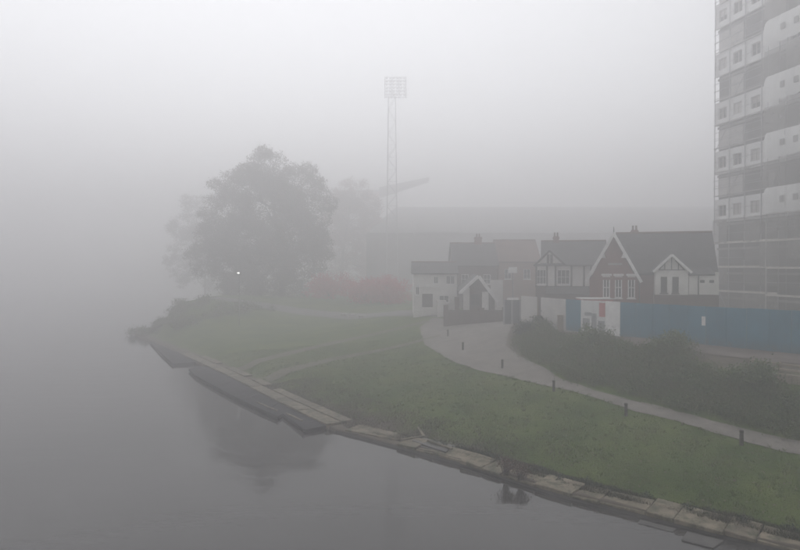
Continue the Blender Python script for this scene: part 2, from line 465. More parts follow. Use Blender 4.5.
me.from_pydata(np.concatenate([verts, skirt]).tolist(), [], np.concatenate([faces, sf]).tolist())
me.shade_smooth()
me.materials.append(M["lawn"])
soil = np.zeros(ny * nx + ny, dtype=np.float32)
dist = np.repeat(off[None, :], ny, 0).ravel(); yy = GY.ravel(); xx = GX.ravel()
b1 = np.interp(yy, [10, 24, 27, 31, 36, 44, 60, 80], [1.6, 1.7, 2.0, 3.8, 4.8, 3.0, 2.4, 2.0])
soil[:ny*nx] = np.clip(1.15 - dist / b1, 0, 1) * 0.95
# under the shrubs and along the hoarding it is earth, not lawn
def seg_dist(x, y, pts):
    best = np.full(len(x), 1e9)
    for a, c in zip(pts[:-1], pts[1:]):
        ax, ay, cx, cy_ = a[0], a[1], c[0], c[1]
        L = (cx-ax)**2 + (cy_-ay)**2
        t_ = np.clip(((x-ax)*(cx-ax) + (y-ay)*(cy_-ay)) / L, 0, 1)
        best = np.minimum(best, np.hypot(x-ax-t_*(cx-ax), y-ay-t_*(cy_-ay)))
    return best
soil[:ny*nx] = np.maximum(soil[:ny*nx], np.clip(1.6 - seg_dist(xx, yy, HOARD) / 4.0, 0, 1))
soil[:ny*nx] = np.maximum(soil[:ny*nx], np.where((xx > 8) & (yy > 52), 1, 0))
a_ = me.attributes.new("soil", 'FLOAT', 'POINT'); a_.data.foreach_set("value", soil)
ground = bpy.data.objects.new("ground", me); COL.objects.link(ground)
tag(ground, kind="structure", label="grassy riverbank rising from the water to the houses")

wm = MB(); wm.add([(-395, -125, 0), (200, -125, 0), (200, 385, 0), (-395, 385, 0)], [(0, 1, 2, 3)])
river = tag(wm.build("river", M["water"]), kind="structure", label="calm grey river lost in fog")

def ribbon(name, left, right, mat, lift, nseg=40, nacross=6):
    """A sheet laid on the ground between two polylines of (x, y)."""
    def resample(pl, n):
        pl = np.array([(p[0], p[1]) for p in pl], float)
        s = np.concatenate([[0], np.cumsum(np.hypot(*np.diff(pl, axis=0).T))])
        q = np.linspace(0, s[-1], n)
        return np.stack([np.interp(q, s, pl[:, 0]), np.interp(q, s, pl[:, 1])], -1)
    L_ = resample(left, nseg); R_ = resample(right, nseg)
    wob = np.cumsum(RNG.normal(0, 0.012, nseg)); wob -= np.linspace(0, wob[-1], nseg); jl = RNG.normal(0, .035, nseg)
    k = np.linspace(0, 1, nacross)[None, :, None]
    P = L_[:, None, :] * (1 - k) + R_[:, None, :] * k
    P[:, :, 0] += wob[:, None]; P[:, -1, 0] += jl; P[:, 0, 0] += jl[::-1]
    z = ground_z(P[..., 0].ravel(), P[..., 1].ravel()) + lift
    V = np.concatenate([P.reshape(-1, 2), z[:, None]], 1)
    ii = np.arange(nseg * nacross).reshape(nseg, nacross)
    fc = np.stack([ii[:-1, :-1], ii[:-1, 1:], ii[1:, 1:], ii[1:, :-1]], -1).reshape(-1, 4)
    me_ = bpy.data.meshes.new(name); me_.from_pydata(V.tolist(), [], fc.tolist()); me_.materials.append(mat)
    me_.shade_smooth()
    o = bpy.data.objects.new(name, me_); COL.objects.link(o); ORIG[o.name] = Vector((0, 0, 0))
    return o
PATH_FAR = [WG(505, 346), WG(530, 362), WG(560, 379), WG(600, 392), WG(640, 402.5), WG(720, 423), WG(800, 441.5), (21.0, 21.0), (36, 8), (60, -15)]
PATH_NEAR = [WG(425, 345), WG(452, 362), WG(520, 380), WG(560, 388.5), WG(640, 413), WG(720, 434.5), WG(800, 455), (19.4, 19.6), (34, 6), (58, -17)]
path = ribbon("footpath", PATH_FAR, PATH_NEAR, M["tarmac"], 0.035, 200, 7)
tag(path, kind="structure", label="pale tarmac footpath curving along the lawn past low bollards")
fore = ribbon("forecourt", [WG(505, 346), (11.0, 60), (11.5, 65)], [WG(425, 345), (2.0, 66), (3.5, 70.5)], M["tarmac"], 0.03, 24, 16)
tag(fore, kind="structure", label="paved forecourt where the footpath meets the road")
road = ribbon("road", [(-30, 93), (-10, 86), (2, 72.2), (11, 66.2), (15, 58), (20, 52)], [(-30, 97), (-9, 91), (5, 76), (13, 70), (17, 61), (23, 54)], M["road"], 0.045, 50, 7)
tag(road, kind="structure", label="narrow road in front of the houses")
for i, (l, r) in enumerate((([W(232, 362, .9), W(330, 344, 1.5), W(425, 329, 2.4)], [W(238, 364.5, .9), W(335, 345.6, 1.5), W(430, 329.6, 2.4)]),
                            ([W(262, 372, .8), W(330, 356, 1.4), W(440, 338, 2.3)], [W(270, 376, .8), W(335, 358, 1.4), W(440, 339, 2.3)]))):
    o = ribbon("footpath", l, r, M["trodden"], 0.04, 40, 4)
    tag(o, kind="structure", label="narrow worn path crossing the grass to the landing stages")
strip = ribbon("earth_strip", [p + Vector((0.1, -0.1, 0)) for p in HOARD[2:]], [(HOARD[2].x - 1.6, HOARD[2].y - 1.2), (HOARD[3].x - 2.6, HOARD[3].y - 1.8), (HOARD[4].x - 2.6, HOARD[4].y - 1.8)], M["gravel"], 0.04, 40, 5)
tag(strip, kind="structure", label="bare brown earth strip at the foot of the blue hoarding")

# ------------------------------------------------------------------ river wall and steps
def bank_point(y): return Vector((float(bank_x(y)), y, 0))
def bank_frame(y):
    p = bank_point(y); q = bank_point(y + 0.3)
    d = (q - p).normalized()                  # upstream, away from the camera
    n = Vector((-d.y, d.x, 0))                # towards the water
    if n.x > 0: n = -n
    return p, d, n
rw = empty("river_wall", (6.28, 25.1, 0), "low pale stone river wall edging the lawn in the foreground", "wall")
y = 14.0
while y < 31.2:
    step = random.uniform(0.6, 1.35)
    p, d, n = bank_frame(y); p2, _, _ = bank_frame(y + step)
    dd = (p2 - p).normalized(); L = (p2 - p).length - random.uniform(0.015, 0.05)
    n = Vector((-dd.y, dd.x, 0)); n = -n if n.x > 0 else n
    zt = 0.29 + random.uniform(-0.05, 0.04); wdt = 1.12 + random.uniform(-0.1, 0.1)
    tilt = random.uniform(-0.05, 0.05); sh = random.uniform(-0.08, 0.08)
    a = p + n * (0.12 + sh); c = p + dd * L + n * (0.12 + sh + random.uniform(-.02, .02))
    ai = a - n * wdt; ci = c - n * wdt
    mb = MB()
    v = [(a.x, a.y, 0.1), (c.x, c.y, 0.1), (ci.x, ci.y, 0.1), (ai.x, ai.y, 0.1),
         (a.x, a.y, zt - .05), (c.x, c.y, zt - .05 + tilt), (ci.x, ci.y, zt + .1 + tilt), (ai.x, ai.y, zt + .1)]
    mb.add(v, [(0,3,2,1),(4,5,6,7),(0,1,5,4),(1,2,6,5),(2,3,7,6),(3,0,4,7)])
    mb.build("coping_stone", M["stone"], rw, bevel=0.025)
    y += abs(dd.y) * (L + 0.03)
mb = MB()                                       # battered stone face under the coping
yl = np.linspace(12, 35, 60)
for ya, yb in zip(yl[:-1], yl[1:]):
    pa, da, na = bank_frame(ya); pb, db, nb = bank_frame(yb)
    A0 = pa + na * .06; B0 = pb + nb * .06; A1 = pa + na * .16; B1 = pb + nb * .16
    mb.add([(A0.x, A0.y, .12), (B0.x, B0.y, .12), (B1.x, B1.y, -.5), (A1.x, A1.y, -.5)], [(0, 1, 2, 3)])
mb.build("wall_face", M["wetstone"], rw)
y = 15.0                                        # worn ledge slabs just above the water
while y < 22.4:
    L = random.uniform(0.9, 1.9)
    p, d, n = bank_frame(y)
    p2, _, _ = bank_frame(y + 0.8); dd = (p2 - p).normalized(); n = Vector((-dd.y, dd.x, 0)); n = -n if n.x > 0 else n
    o_in = 0.34 + random.uniform(-.04, .04); o_out = o_in + random.uniform(0.55, 0.85) * (0.6 if y > 22 else 1.0)
    q = [p + n * o_in, p + dd * L + n * o_in, p + dd * (L - random.uniform(0, .15)) + n * o_out, p + dd * random.uniform(0, .12) + n * o_out]
    MB().prism_z([(k.x, k.y) for k in q], -0.4, 0.02 + random.uniform(-.025, .03)).build("ledge_slab", M["wetstone"], rw, bevel=0.02)
    y += abs(dd.y) * (L + random.uniform(0.03, 0.35))

# broken corner where the wall meets the landing steps
bc = empty("broken_landing", tuple(W(410, 440, 0.3)), "broken stone landing corner with tilted slabs beside the lawn", "steps")
def px_slab(pts, z0, z1, name, mat, parent, bevel=0.02):
    q = [W(px, py, z1) for px, py in pts]
    return MB().prism_z([(k.x, k.y) for k in q], z0, z1).build(name, mat, parent, bevel=bevel)
px_slab([(345, 430), (398, 440), (415, 436), (400, 429), (362, 424)], -0.3, 0.22, "slab", M["stone"], bc)
px_slab([(400, 441), (432, 450), (452, 446), (418, 437)], -0.3, 0.27, "slab", M["wetstone"], bc)
px_slab([(412, 441), (424, 438), (456, 446), (446, 452)], -0.3, 0.36, "slab", M["wetstone"], bc)
MB().beam(W(401, 440.5, .34), W(424, 437, .4), .12, .1).build("kerb", M["stone"], bc)
MB().beam(W(424, 437, .4), W(418, 428, .5), .12, .1).build("kerb", M["stone"], bc)
MB().beam(W(428, 441, .42), W(452, 449.5, .42), .1, .08).build("kerb", M["stone"], bc)

# stone terrace behind the landing stages
tr_ = empty("stone_terrace", tuple(W(270, 390, 0.4)), "pale stone terrace strip stepping along the bank behind the pontoons", "terrace")
y = 35.6
while y < 64:
    L = random.uniform(1.3, 2.2)
    p, d, n = bank_frame(y); p2, _, _ = bank_frame(y + L * .85); dd = (p2 - p).normalized()
    n = Vector((-dd.y, dd.x, 0)); n = -n if n.x > 0 else n
    q = [p + n * .15, p + dd * (L - .04) + n * .15, p + dd * (L - .04) - n * .75, p - n * .75]
    MB().prism_z([(k.x, k.y) for k in q], -0.6, 0.33 + random.uniform(-.02, .02)).build("terrace_slab", M["stone"], tr_, bevel=0.02)
    q = [p - n * .82, p + dd * (L - .05) - n * .82, p + dd * (L - .05) - n * 1.5, p - n * 1.5]
    if random.random() > .55:
        zt = gz(*(p - n * 1.5)[:2]) + .03
        MB().prism_z([(k.x, k.y) for k in q], 0.2, max(zt, .36)).build("terrace_slab", M["stone"], tr_, bevel=0.02)
    y += abs(dd.y) * L

# ------------------------------------------------------------------ landing stages
def landing_stage(label, outer, inner, npan, rail):
    oc = W(*outer[len(outer)//2], 0.3)
    root = empty("landing_stage", (oc.x, oc.y, 0), label, "landing stage", "landing stages along the bank")
    def res(pts, z):
        w_ = np.array([tuple(W(px, py, z)) for px, py in pts]); s = np.concatenate([[0], np.cumsum(np.hypot(*np.diff(w_[:, :2], axis=0).T))])
        q = np.linspace(0, s[-1], npan + 1)
        return [Vector((np.interp(t, s, w_[:, 0]), np.interp(t, s, w_[:, 1]), z)) for t in q]
    O = res(outer, 0.22); I = res(inner, 0.22)
    for i in range(npan):
        a, b2, c, d = O[i], O[i+1], I[i+1], I[i]
        e1 = (b2 - a).normalized() * .02; e2 = (c - d).normalized() * .02
        zt = .22 + random.uniform(-.012, .012)
        MB().prism_z([(k.x, k.y) for k in (a + e1, b2 - e1, c - e2, d + e2)], .11, zt).build("deck_panel", M["deck"], root, bevel=.012)
        cx = (a + b2 + c + d) / 4
        mb_ = MB().prism_z([tuple((k + (cx - k) * .12)[:2]) for k in (a, b2, c, d)], -.35, .105)
        mb_.build("float", M["deck"], root)
    for i in range(npan):
        a, b2 = O[i].copy(), O[i+1].copy(); a.z = b2.z = .17
        MB().beam(a, b2, .12, .16).build("edge_beam", M["deck"], root)
    if rail:
        a, b2 = W(*rail[0], .26), W(*rail[1], .26)
        MB().beam(a, b2, .1, .05).build("rubbing_strip", M["stone"], root)
    return root
landing_stage("short dark landing stage farthest upstream, fading in the fog", [(150, 341.5), (160, 352), (173, 364)], [(160, 340), (178, 350), (196, 362.5)], 5, None)
landing_stage("long dark landing stage in the middle of the bank", [(189, 369), (196, 376), (225, 392), (252, 405.5), (278, 417)], [(197, 366), (215, 367.5), (242, 381), (270, 393), (298, 404)], 11, ((256, 402), (277, 411)))
landing_stage("nearest dark landing stage with square end jutting into the water", [(282, 413), (293, 421), (304, 430)], [(299, 405), (318, 413), (339, 423.5)], 4, ((286, 413.5), (302, 421)))

# ------------------------------------------------------------------ bollards
def bollard(loc, label):
    b0 = empty("bollard", loc, label, "bollard", "low wooden bollards beside the footpath")
    x, y_, z = loc
    MB().lathe(x, y_, [(.085, z - .15), (.085, z + .46), (.075, z + .47), (.075, z + .5)], 10).build("post", M["bollard_wood"], b0)
    MB().lathe(x, y_, [(.09, z + .503), (.09, z + .6), (.07, z + .635), (.02, z + .645)], 10).build("cap", M["bollard_wood"], b0)
    return b0
BOL = [(742.5, 443.5, 1.5, "nearest dark bollard beside the footpath at the right"),
       (626.5, 415.5, 1.6, "second nearest bollard, dark, on the lawn edge of the footpath"),
       (554, 391, 1.8, "third nearest bollard, where the footpath starts to widen"),
       (502.5, 368.5, 2.0, "fourth nearest bollard, standing in the widening footpath"),
       (463, 350, 2.3, "fifth nearest bollard, small, on the pale forecourt"),
       (448, 336.5, 2.6, "farthest small bollard, in front of the dark boundary wall")]
first = None
for px, py, z, lab in BOL:
    p = W(px, py, z); p.z = gz(p.x, p.y) + .02
    # keep it on its line of sight once it stands on the ground
    for _ in range(6):
        p = W(px, py, p.z); p.z = gz(p.x, p.y) + .02
    if first is None:
        first = bollard(tuple(p), lab); first_loc = Vector(p)
    else:
        r_ = first.copy(); COL.objects.link(r_); r_.location = p; r_["label"] = lab
        for ch in first.children:
            c_ = ch.copy(); COL.objects.link(c_); c_.parent = r_

# ------------------------------------------------------------------ hoarding
hd = empty("site_hoarding", tuple(HOARD[2]), "long blue timber site hoarding with white and grey panels at its far end", "hoarding")
H_H = 2.42
def hoard_pos(s):
    for a, b2 in zip(HOARD[:-1], HOARD[1:]):
        L = (b2 - a).length
        if s <= L: return a + (b2 - a) * (s / L), (b2 - a).normalized()
        s -= L
    return b2.copy(), (b2 - a).normalized()
tot = sum((b2 - a).length for a, b2 in zip(HOARD[:-1], HOARD[1:]))
def s_of_px(px):
    return min(np.linspace(0, tot, 2000), key=lambda s: abs(hoard_pos(s)[0].x / hoard_pos(s)[0].y * F + 400 - px))
cuts = [(0.0, "x")]
def panel(s0, s1, mat, name="panel", h=H_H, extra=0.0, z0=0.05):
    a, d = hoard_pos(s0 + .012); b2, _ = hoard_pos(s1 - .012)
    a = a.copy(); b2 = b2.copy()
    base = min(gz(a.x, a.y), 4.2)
    n = Vector((-d.y, d.x, 0)); n = n if n.y < 0 or n.x < 0 else -n
    a += n * extra; b2 += n * extra
    mb_ = MB()
    mz = (4.2 + z0 + 4.2 + h) / 2
    mb_.beam((a.x, a.y, mz), (b2.x, b2.y, mz), 0.03, h - z0)
    return mb_.build(name, mat, hd, bevel=.004)
sA, sB, sC, sD, sE, sF = (s_of_px(v) for v in (538, 541, 566, 581, 606, 620.5))
panel(0.02, sA - .1, M["greyboard"]); panel(sB, (sB + sC) / 2, M["greyboard"]); panel((sB + sC) / 2, sC, M["greyboard"])
panel(sC, sD, M["blue"])
panel(sD, (sD + sE) / 2, M["poster"], "poster_panel"); panel((sD + sE) / 2, sE, M["poster"], "poster_panel"); panel(sE, sF, M["white_paint"], "white_panel", H_H + .03, .02)
def poster_print(px0, px1, z0, z1, mat):
    a, d = hoard_pos(s_of_px(px0)); b2, _ = hoard_pos(s_of_px(px1)); n = Vector((-d.y, d.x, 0)); n = n if n.x < 0 else -n
    a = a + n * .024; b2 = b2 + n * .024; zm = (z0 + z1) / 2
    MB().beam((a.x, a.y, zm), (b2.x, b2.y, zm), .008, z1 - z0).build("poster_print", M[mat], hd)
poster_print(583, 590, 4.5, 5.3, "print_grey"); poster_print(592, 597, 4.4, 5.7, "print_grey"); poster_print(585, 592, 5.5, 5.75, "print_grey")
poster_print(599.5, 605.5, 5.5, 6.5, "print_red"); poster_print(598.5, 605, 4.4, 5.2, "print_grey"); poster_print(608, 613, 4.4, 4.8, "print_grey")
s_ = sF
while s_ < tot - .3:
    panel(s_, min(s_ + 1.22, tot), M["blue"], h=H_H + random.uniform(-.03, .03)); s_ += 1.22
    if int(round((s_ - sF) / 1.22)) % 2 == 0 and s_ < tot:
        a, d = hoard_pos(s_); n = Vector((-d.y, d.x, 0)); n = n if n.x < 0 else -n
        a = a + n * .03
        MB().beam((a.x, a.y, 4.25), (a.x, a.y, 4.2 + H_H - .02), .03, .07, up=tuple(d)).build("batten", M["blue"], hd)
s_ = 0.0
while s_ < tot:                                  # posts and back rails behind the sheets
    a, d = hoard_pos(s_); n = Vector((d.y, -d.x, 0)); n = n if n.x > 0 else -n
    a = a + n * .09
    MB().box(a.x - .05, a.x + .05, a.y - .05, a.y + .05, 3.7, 4.2 + H_H - .05).build("post", M["timber"], hd)
    s_ += 2.44
for a, b2 in zip(HOARD[:-1], HOARD[1:]):
    d = (b2 - a).normalized(); n = Vector((-d.y, d.x, 0)); n = n if n.x < 0 else -n
    MB().beam((a.x + n.x * .05, a.y + n.y * .05, 4.17), (b2.x + n.x * .05, b2.y + n.y * .05, 4.17), .09, .16).build("kick_board", M["concrete"], hd)
p, d = hoard_pos(s_of_px(704)); n = Vector((-d.y, d.x, 0)); n = n if n.x < 0 else -n
q = p + n * .03
nb = MB().beam((q.x - d.x * .12, q.y - d.y * .12, AZ(321, q.y)), (q.x + d.x * .12, q.y + d.y * .12, AZ(321, q.y)), .012, .56)
tag(nb.build("notice", M["white_paint"], origin=(q.x, q.y, AZ(321, q.y))), "small white paper notice fixed on the blue hoarding", "notice")
p, d = hoard_pos(s_of_px(563)); n = Vector((-d.y, d.x, 0)); n = n if n.x < 0 else -n
q = p + n * .25
wp = empty("timber_post", (q.x, q.y, 4.15), "short brown timber post in front of the grey hoarding panel", "post")
MB().box(q.x - .2, q.x + .2, q.y - .1, q.y + .1, 4.0, 5.35).build("post", M["timber"], wp, bevel=.015)
MB().box(q.x - .23, q.x + .23, q.y - .13, q.y + .13, 5.353, 5.41).build("cap", M["timber"], wp)

# timber barrier by the bare strip
tb = empty("timber_barrier", tuple(W(790, 378, 3.7)), "low timber rail barrier above the shrubs at the right edge", "barrier")
pl, pr = Vector((AX(752, 32.6), 32.6, 0)), Vector((AX(842, 29.5), 29.5, 0))
for zc in (4.28, 4.02):
    MB().beam((pl.x, pl.y, zc), (pr.x, pr.y, zc - .05), .1, .11).build("rail", M["timber"], tb, bevel=.012)
for k in np.linspace(0.05, .95, 4):
    c = pl.lerp(pr, k)
    MB().box(c.x - .06, c.x + .06, c.y + .06, c.y + .18, gz(c.x, c.y) - .3, 4.36).build("post", M["timber"], tb)
for k in range(4):
    a = pl.lerp(pr, .22 + k * .2); b2 = pl.lerp(pr, .40 + k * .2)
    MB().beam((a.x - .35, a.y - .5, 3.62), (b2.x - .35, b2.y - .5, 3.6), .16, .55).build("sleeper_board", M["timber"], tb, bevel=.015)

# ------------------------------------------------------------------ building helpers
def window(parent, x, z, w, h, y, cols=2, rows=2, fr=.07, mat="white_paint", sill=True, ox=0):
    """Glazed window standing in an opening of a wall whose outer face is at y."""
    x0, x1, z0, z1 = x - w/2, x + w/2, z - h/2, z + h/2
    mb_ = MB(); ya, yb = y + .05, y + .13
    mb_.box(x0, x0 + fr, ya, yb, z0, z1).box(x1 - fr, x1, ya, yb, z0, z1)
    mb_.box(x0 + fr, x1 - fr, ya, yb, z0, z0 + fr).box(x0 + fr, x1 - fr, ya, yb, z1 - fr, z1)
    for i in range(1, cols):
        c = x0 + w * i / cols; mb_.box(c - fr*.4, c + fr*.4, ya + .01, yb - .01, z0 + fr, z1 - fr)
    for j in range(1, rows):
        c = z0 + h * j / rows; mb_.box(x0 + fr, x1 - fr, ya + .015, yb - .015, c - fr*.35, c + fr*.35)
    o = mb_.build("window", M[mat], parent)
    MB().box(x0 + .01, x1 - .01, yb - .03, yb - .02, z0 + .01, z1 - .01).build("pane", M["glass"], o)
    if sill:
        MB().box(x0 - .08, x1 + .08, y - .08, y + .06, z0 - .1, z0 - .003).build("sill", M[mat], o)
    return o
def hole(x, z, w, h): return (x - w/2, x + w/2, z - h/2, z + h/2)
def roof_x(x0, x1, yf, yb_, ze, zr, parent, mat, th=.14, ridge=True):      # ridge runs along x
    ym = (yf + yb_) / 2
    mb_ = MB()
    for (ya, yc) in ((yf, ym), (yb_, ym)):
        mb_.add([(x0, ya, ze), (x1, ya, ze), (x1, yc, zr), (x0, yc, zr), (x0, ya, ze - th), (x1, ya, ze - th), (x1, yc, zr - th), (x0, yc, zr - th)],
                [(0,1,2,3),(7,6,5,4),(0,4,5,1),(1,5,6,2),(2,6,7,3),(3,7,4,0)])
    o = mb_.build("roof", mat, parent)
    if ridge: MB().tube((x0, ym, zr - .02), (x1, ym, zr - .02), .11, n=8).build("ridge_tile", M["redtile"], o)
    return o
def roof_y(xl, xr, xm, zl, zrr, za, yf, yb_, parent, mat, th=.12):      # gable towards the camera, ridge along y
    mb_ = MB()
    for (xa, z0) in ((xl, zl), (xr, zrr)):
        mb_.add([(xa, yf, z0), (xm, yf, za), (xm, yb_, za), (xa, yb_, z0), (xa, yf, z0 - th), (xm, yf, za - th), (xm, yb_, za - th), (xa, yb_, z0 - th)],
                [(0,1,2,3),(7,6,5,4),(0,4,5,1),(1,5,6,2),(2,6,7,3),(3,7,4,0)])
    return mb_.build("roof", mat, parent)
def barge(xl, xr, xm, zl, zrr, za, y, w, parent, mat):
    MB().beam((xl, y, zl - w/2), (xm, y, za - w/2), .06, w).build("bargeboard", M[mat], parent)
    MB().beam((xr, y - .004, zrr - w/2), (xm, y - .004, za - w/2), .06, w).build("bargeboard", M[mat], parent)
def chimney(roof, x, y, z0, z1, w=.6, mat="redbrick", pots=2):
    o = MB().box(x - w/2, x + w/2, y - .3, y + .3, z0, z1).box(x - w/2 - .06, x + w/2 + .06, y - .36, y + .36, z1 - .25, z1 - .1).build("chimney", M[mat], roof)
    for k in range(pots):
        px_ = x + (k - (pots-1)/2) * .3
        roof_o = MB().lathe(px_, y, [(.1, z1 + .003), (.085, z1 + .4), (.1, z1 + .42)], 8).build("chimney_pot", M["redtile"], roof)

GB = 3.7   # footing level under the houses
class Frame:
    """Plan frame of a house turned about its own corner post; x, y below are measured along its front and depth."""
    def __init__(self, px, D, deg):
        self.D = D; self.x0 = (px - 400.0) / F * D; self.c = math.cos(R(deg)); self.s = math.sin(R(deg)); self.rz = R(deg)
    def u(self, px, y):
        r = (px - 400.0) / F; v = y - self.D
        return (r * (self.D + v * self.c) - self.x0 + v * self.s) / (self.c - r * self.s)
    def X(self, px, y): return self.x0 + self.u(px, y)
    def Z(self, py, px, y):
        Y = self.D + self.u(px, y) * self.s + (y - self.D) * self.c
        return CAM_Z - (py - HOR) * Y / F
# ---------------- brick house with the tall gable
D0 = 58.0
FA = Frame(613.5, D0, -17)
ha = empty("brick_house", (FA.x0, D0, 4.1), "red brick house with tall white-edged gable and white porch gable beside the tower", "house")
ha.rotation_euler.z = FA.rz
gx, gl, gr = FA.X(613.5, D0), FA.X(586, D0), FA.X(641, D0)
za, zf = FA.Z(233, 613, D0), FA.Z(281, 613, D0)
wl, wr = gl + .32, gr - .32
wins = [(FA.X(606.5, D0), 8.15 - .2), (FA.X(618.5, D0), 8.15 - .25), (FA.X(631.5, D0), 8.15 - .3)]
wins = [(x, FA.Z(287.5, 613, D0)) for x, _ in wins]
hol = [hole(x, z, .62, 1.9) for x, z in wins]
MB().wall(wl, wr, GB, zf + .1, D0, D0 + .3, hol).build("wall", M["redbrick"], ha)
MB().prism_y([(wl, zf + .1), (wr, zf + .1), (gx, za - .35)], D0 + .002, D0 + .3).build("gable_wall", M["redbrick"], ha)
MB().box(wl, wl + .3, D0 + .3, D0 + 7, GB, zf - .1).build("side_wall", M["redbrick"], ha)
MB().box(wr - .3, wr, D0 + .3, D0 + 3, GB, zf - .1).build("side_wall", M["redbrick"], ha)
for x, z in wins:
    o = window(ha, x, z, .62, 1.9, D0, 2, 2, .1)
    MB().box(x - .45, x + .45, D0 - .04, D0 + .1, z + 1.06, z + 1.24).build("lintel", M["white_paint"], o)
    MB().box(x - .34, x + .34, D0 - .05, D0 + .02, z + .953, z + 1.03).build("header", M["white_paint"], o)
ra = roof_y(gl, gr, gx, zf, zf, za, D0 - .35, D0 + 4.2, ha, M["slate"])
barge(gl - .02, gr + .02, gx, zf + .03, zf + .03, za + .05, D0 - .4, .26, ha, "white_paint")
for xa, xb in ((FA.X(599, D0), FA.X(606, D0)), (FA.X(621, D0), FA.X(628, D0))):      # white infill triangles of the gable timbering
    MB().prism_y([(xa, FA.Z(258, 613, D0)), (xb, FA.Z(258, 613, D0)), ((xa + xb) / 2, FA.Z(250, 613, D0))], D0 - .03, D0 + .001).build("gable_panel", M["white_paint"], ha)
MB().box(FA.X(608, D0), FA.X(622, D0), D0 - .05, D0 + .001, FA.Z(265, 613, D0), FA.Z(263, 613, D0)).build("string_course", M["concrete"], ha)
MB().tube((gx, D0 - .4, za + .05), (gx, D0 - .4, za + .55), .05, .02).build("finial", M["dark_timber"], ha)
# main range
mx0, mx1 = gx + .3, FA.X(712, D0 + 3.9)
Yf, Yb = D0 + .6, D0 + 7.2
YM = (Yf + Yb) / 2
zr_ = FA.Z(232.5, 660, YM)
MB().wall(wr + .01, mx1 - .1, GB, 8.45, Yf + .3, Yf + .6, []).box(mx1 - .4, mx1 - .1, Yf + .6, Yb - .3, GB, 8.5).build("wall", M["redbrick"], ha)
MB().prism_z([(0, 0)] * 3, 0, 0) if False else None
mb = MB(); ymid = (Yf + Yb) / 2
mb.add([(mx1 - .35, Yf + .3, 8.3), (mx1 - .35, Yb - .3, 8.3), (mx1 - .35, ymid, zr_ - .15), (mx1 - .1, Yf + .3, 8.3), (mx1 - .1, Yb - .3, 8.3), (mx1 - .1, ymid, zr_ - .15)],
       [(0,1,2),(5,4,3),(0,3,4,1),(1,4,5,2),(2,5,3,0)])
mb.build("gable_wall", M["redbrick"], ha)
rm = roof_x(mx0, mx1, Yf, Yb, 8.55, zr_, ha, M["slate"])
chimney(rm, FA.X(634, D0 + 5), D0 + 4.4, 10.8, zr_ + .3, .6)
MB().tube((wr + .05, Yf - .05, 8.42), (mx1, Yf - .05, 8.42), .07, n=6).build("gutter", M["dark_timber"], ha)
MB().tube((wr + .25, Yf + .24, GB), (wr + .25, Yf + .24, 8.4), .05, n=6).build("downpipe", M["dark_timber"], ha)
# white porch gable
DP = 57.0
pg = MB()
pxl, pxr, pxm = FA.X(653, DP), FA.X(691.5, DP), FA.X(671.5, DP)
pzf, pza = FA.Z(271, 680, DP), FA.Z(254, 680, DP)
pw = [(FA.X(664, DP), FA.Z(285, 680, DP)), (FA.X(675.5, DP), FA.Z(285, 680, DP))]
MB().wall(pxl + .2, pxr - .25, FA.Z(295, 680, DP), pzf + .05, DP, DP + .25, [hole(x, z, .52, 1.4) for x, z in pw]).build("rendered_wall", M["render"], ha)
MB().prism_y([(pxl + .2, pzf + .05), (pxr - .25, pzf + .05), (pxm, pza - .2)], DP + .03, DP + .25).build("rendered_wall", M["render"], ha)
MB().box(pxl + .2, pxl + .45, DP + .25, DP + 1.9, GB, pzf).build("side_wall", M["render"], ha)
MB().box(pxr - .5, pxr - .25, DP + .25, DP + 1.9, GB, pzf).build("side_wall", M["render"], ha)
MB().box(pxl + .1, FA.X(719, DP), DP - .05, DP + .2, GB, FA.Z(295, 680, DP) - .003).build("plinth_wall", M["darkbrick"], ha)
for x, z in pw: window(ha, x, z, .52, 1.4, DP, 1, 2, .05, "dark_timber")
barge(pxl, pxr, pxm, pzf + .02, pzf - .05, pza + .03, DP - .3, .2, ha, "white_paint")
roof_y(pxl, pxr, pxm, pzf, pzf - .08, pza, DP - .27, DP + 3.0, ha, M["slate"])
for (xa, zA, xb, zB) in ((pxl + .45, pzf + .1, pxr - .5, pzf + .1), (pxm, pzf + .1, pxm, pza - .3), (pxm - .55, pzf + .12, pxm - .55, pza - .85), (pxm + .55, pzf + .12, pxm + .55, pza - .85), (pxm - 1.0, pzf + .15, pxm - .3, pza - .55), (pxm + 1.0, pzf + .15, pxm + .3, pza - .55)):
    MB().beam((xa, DP - .0, zA), (xb, DP - .0, zB), .07, .13, up=(0, 1, 0)).build("timber", M["dark_timber"], ha)
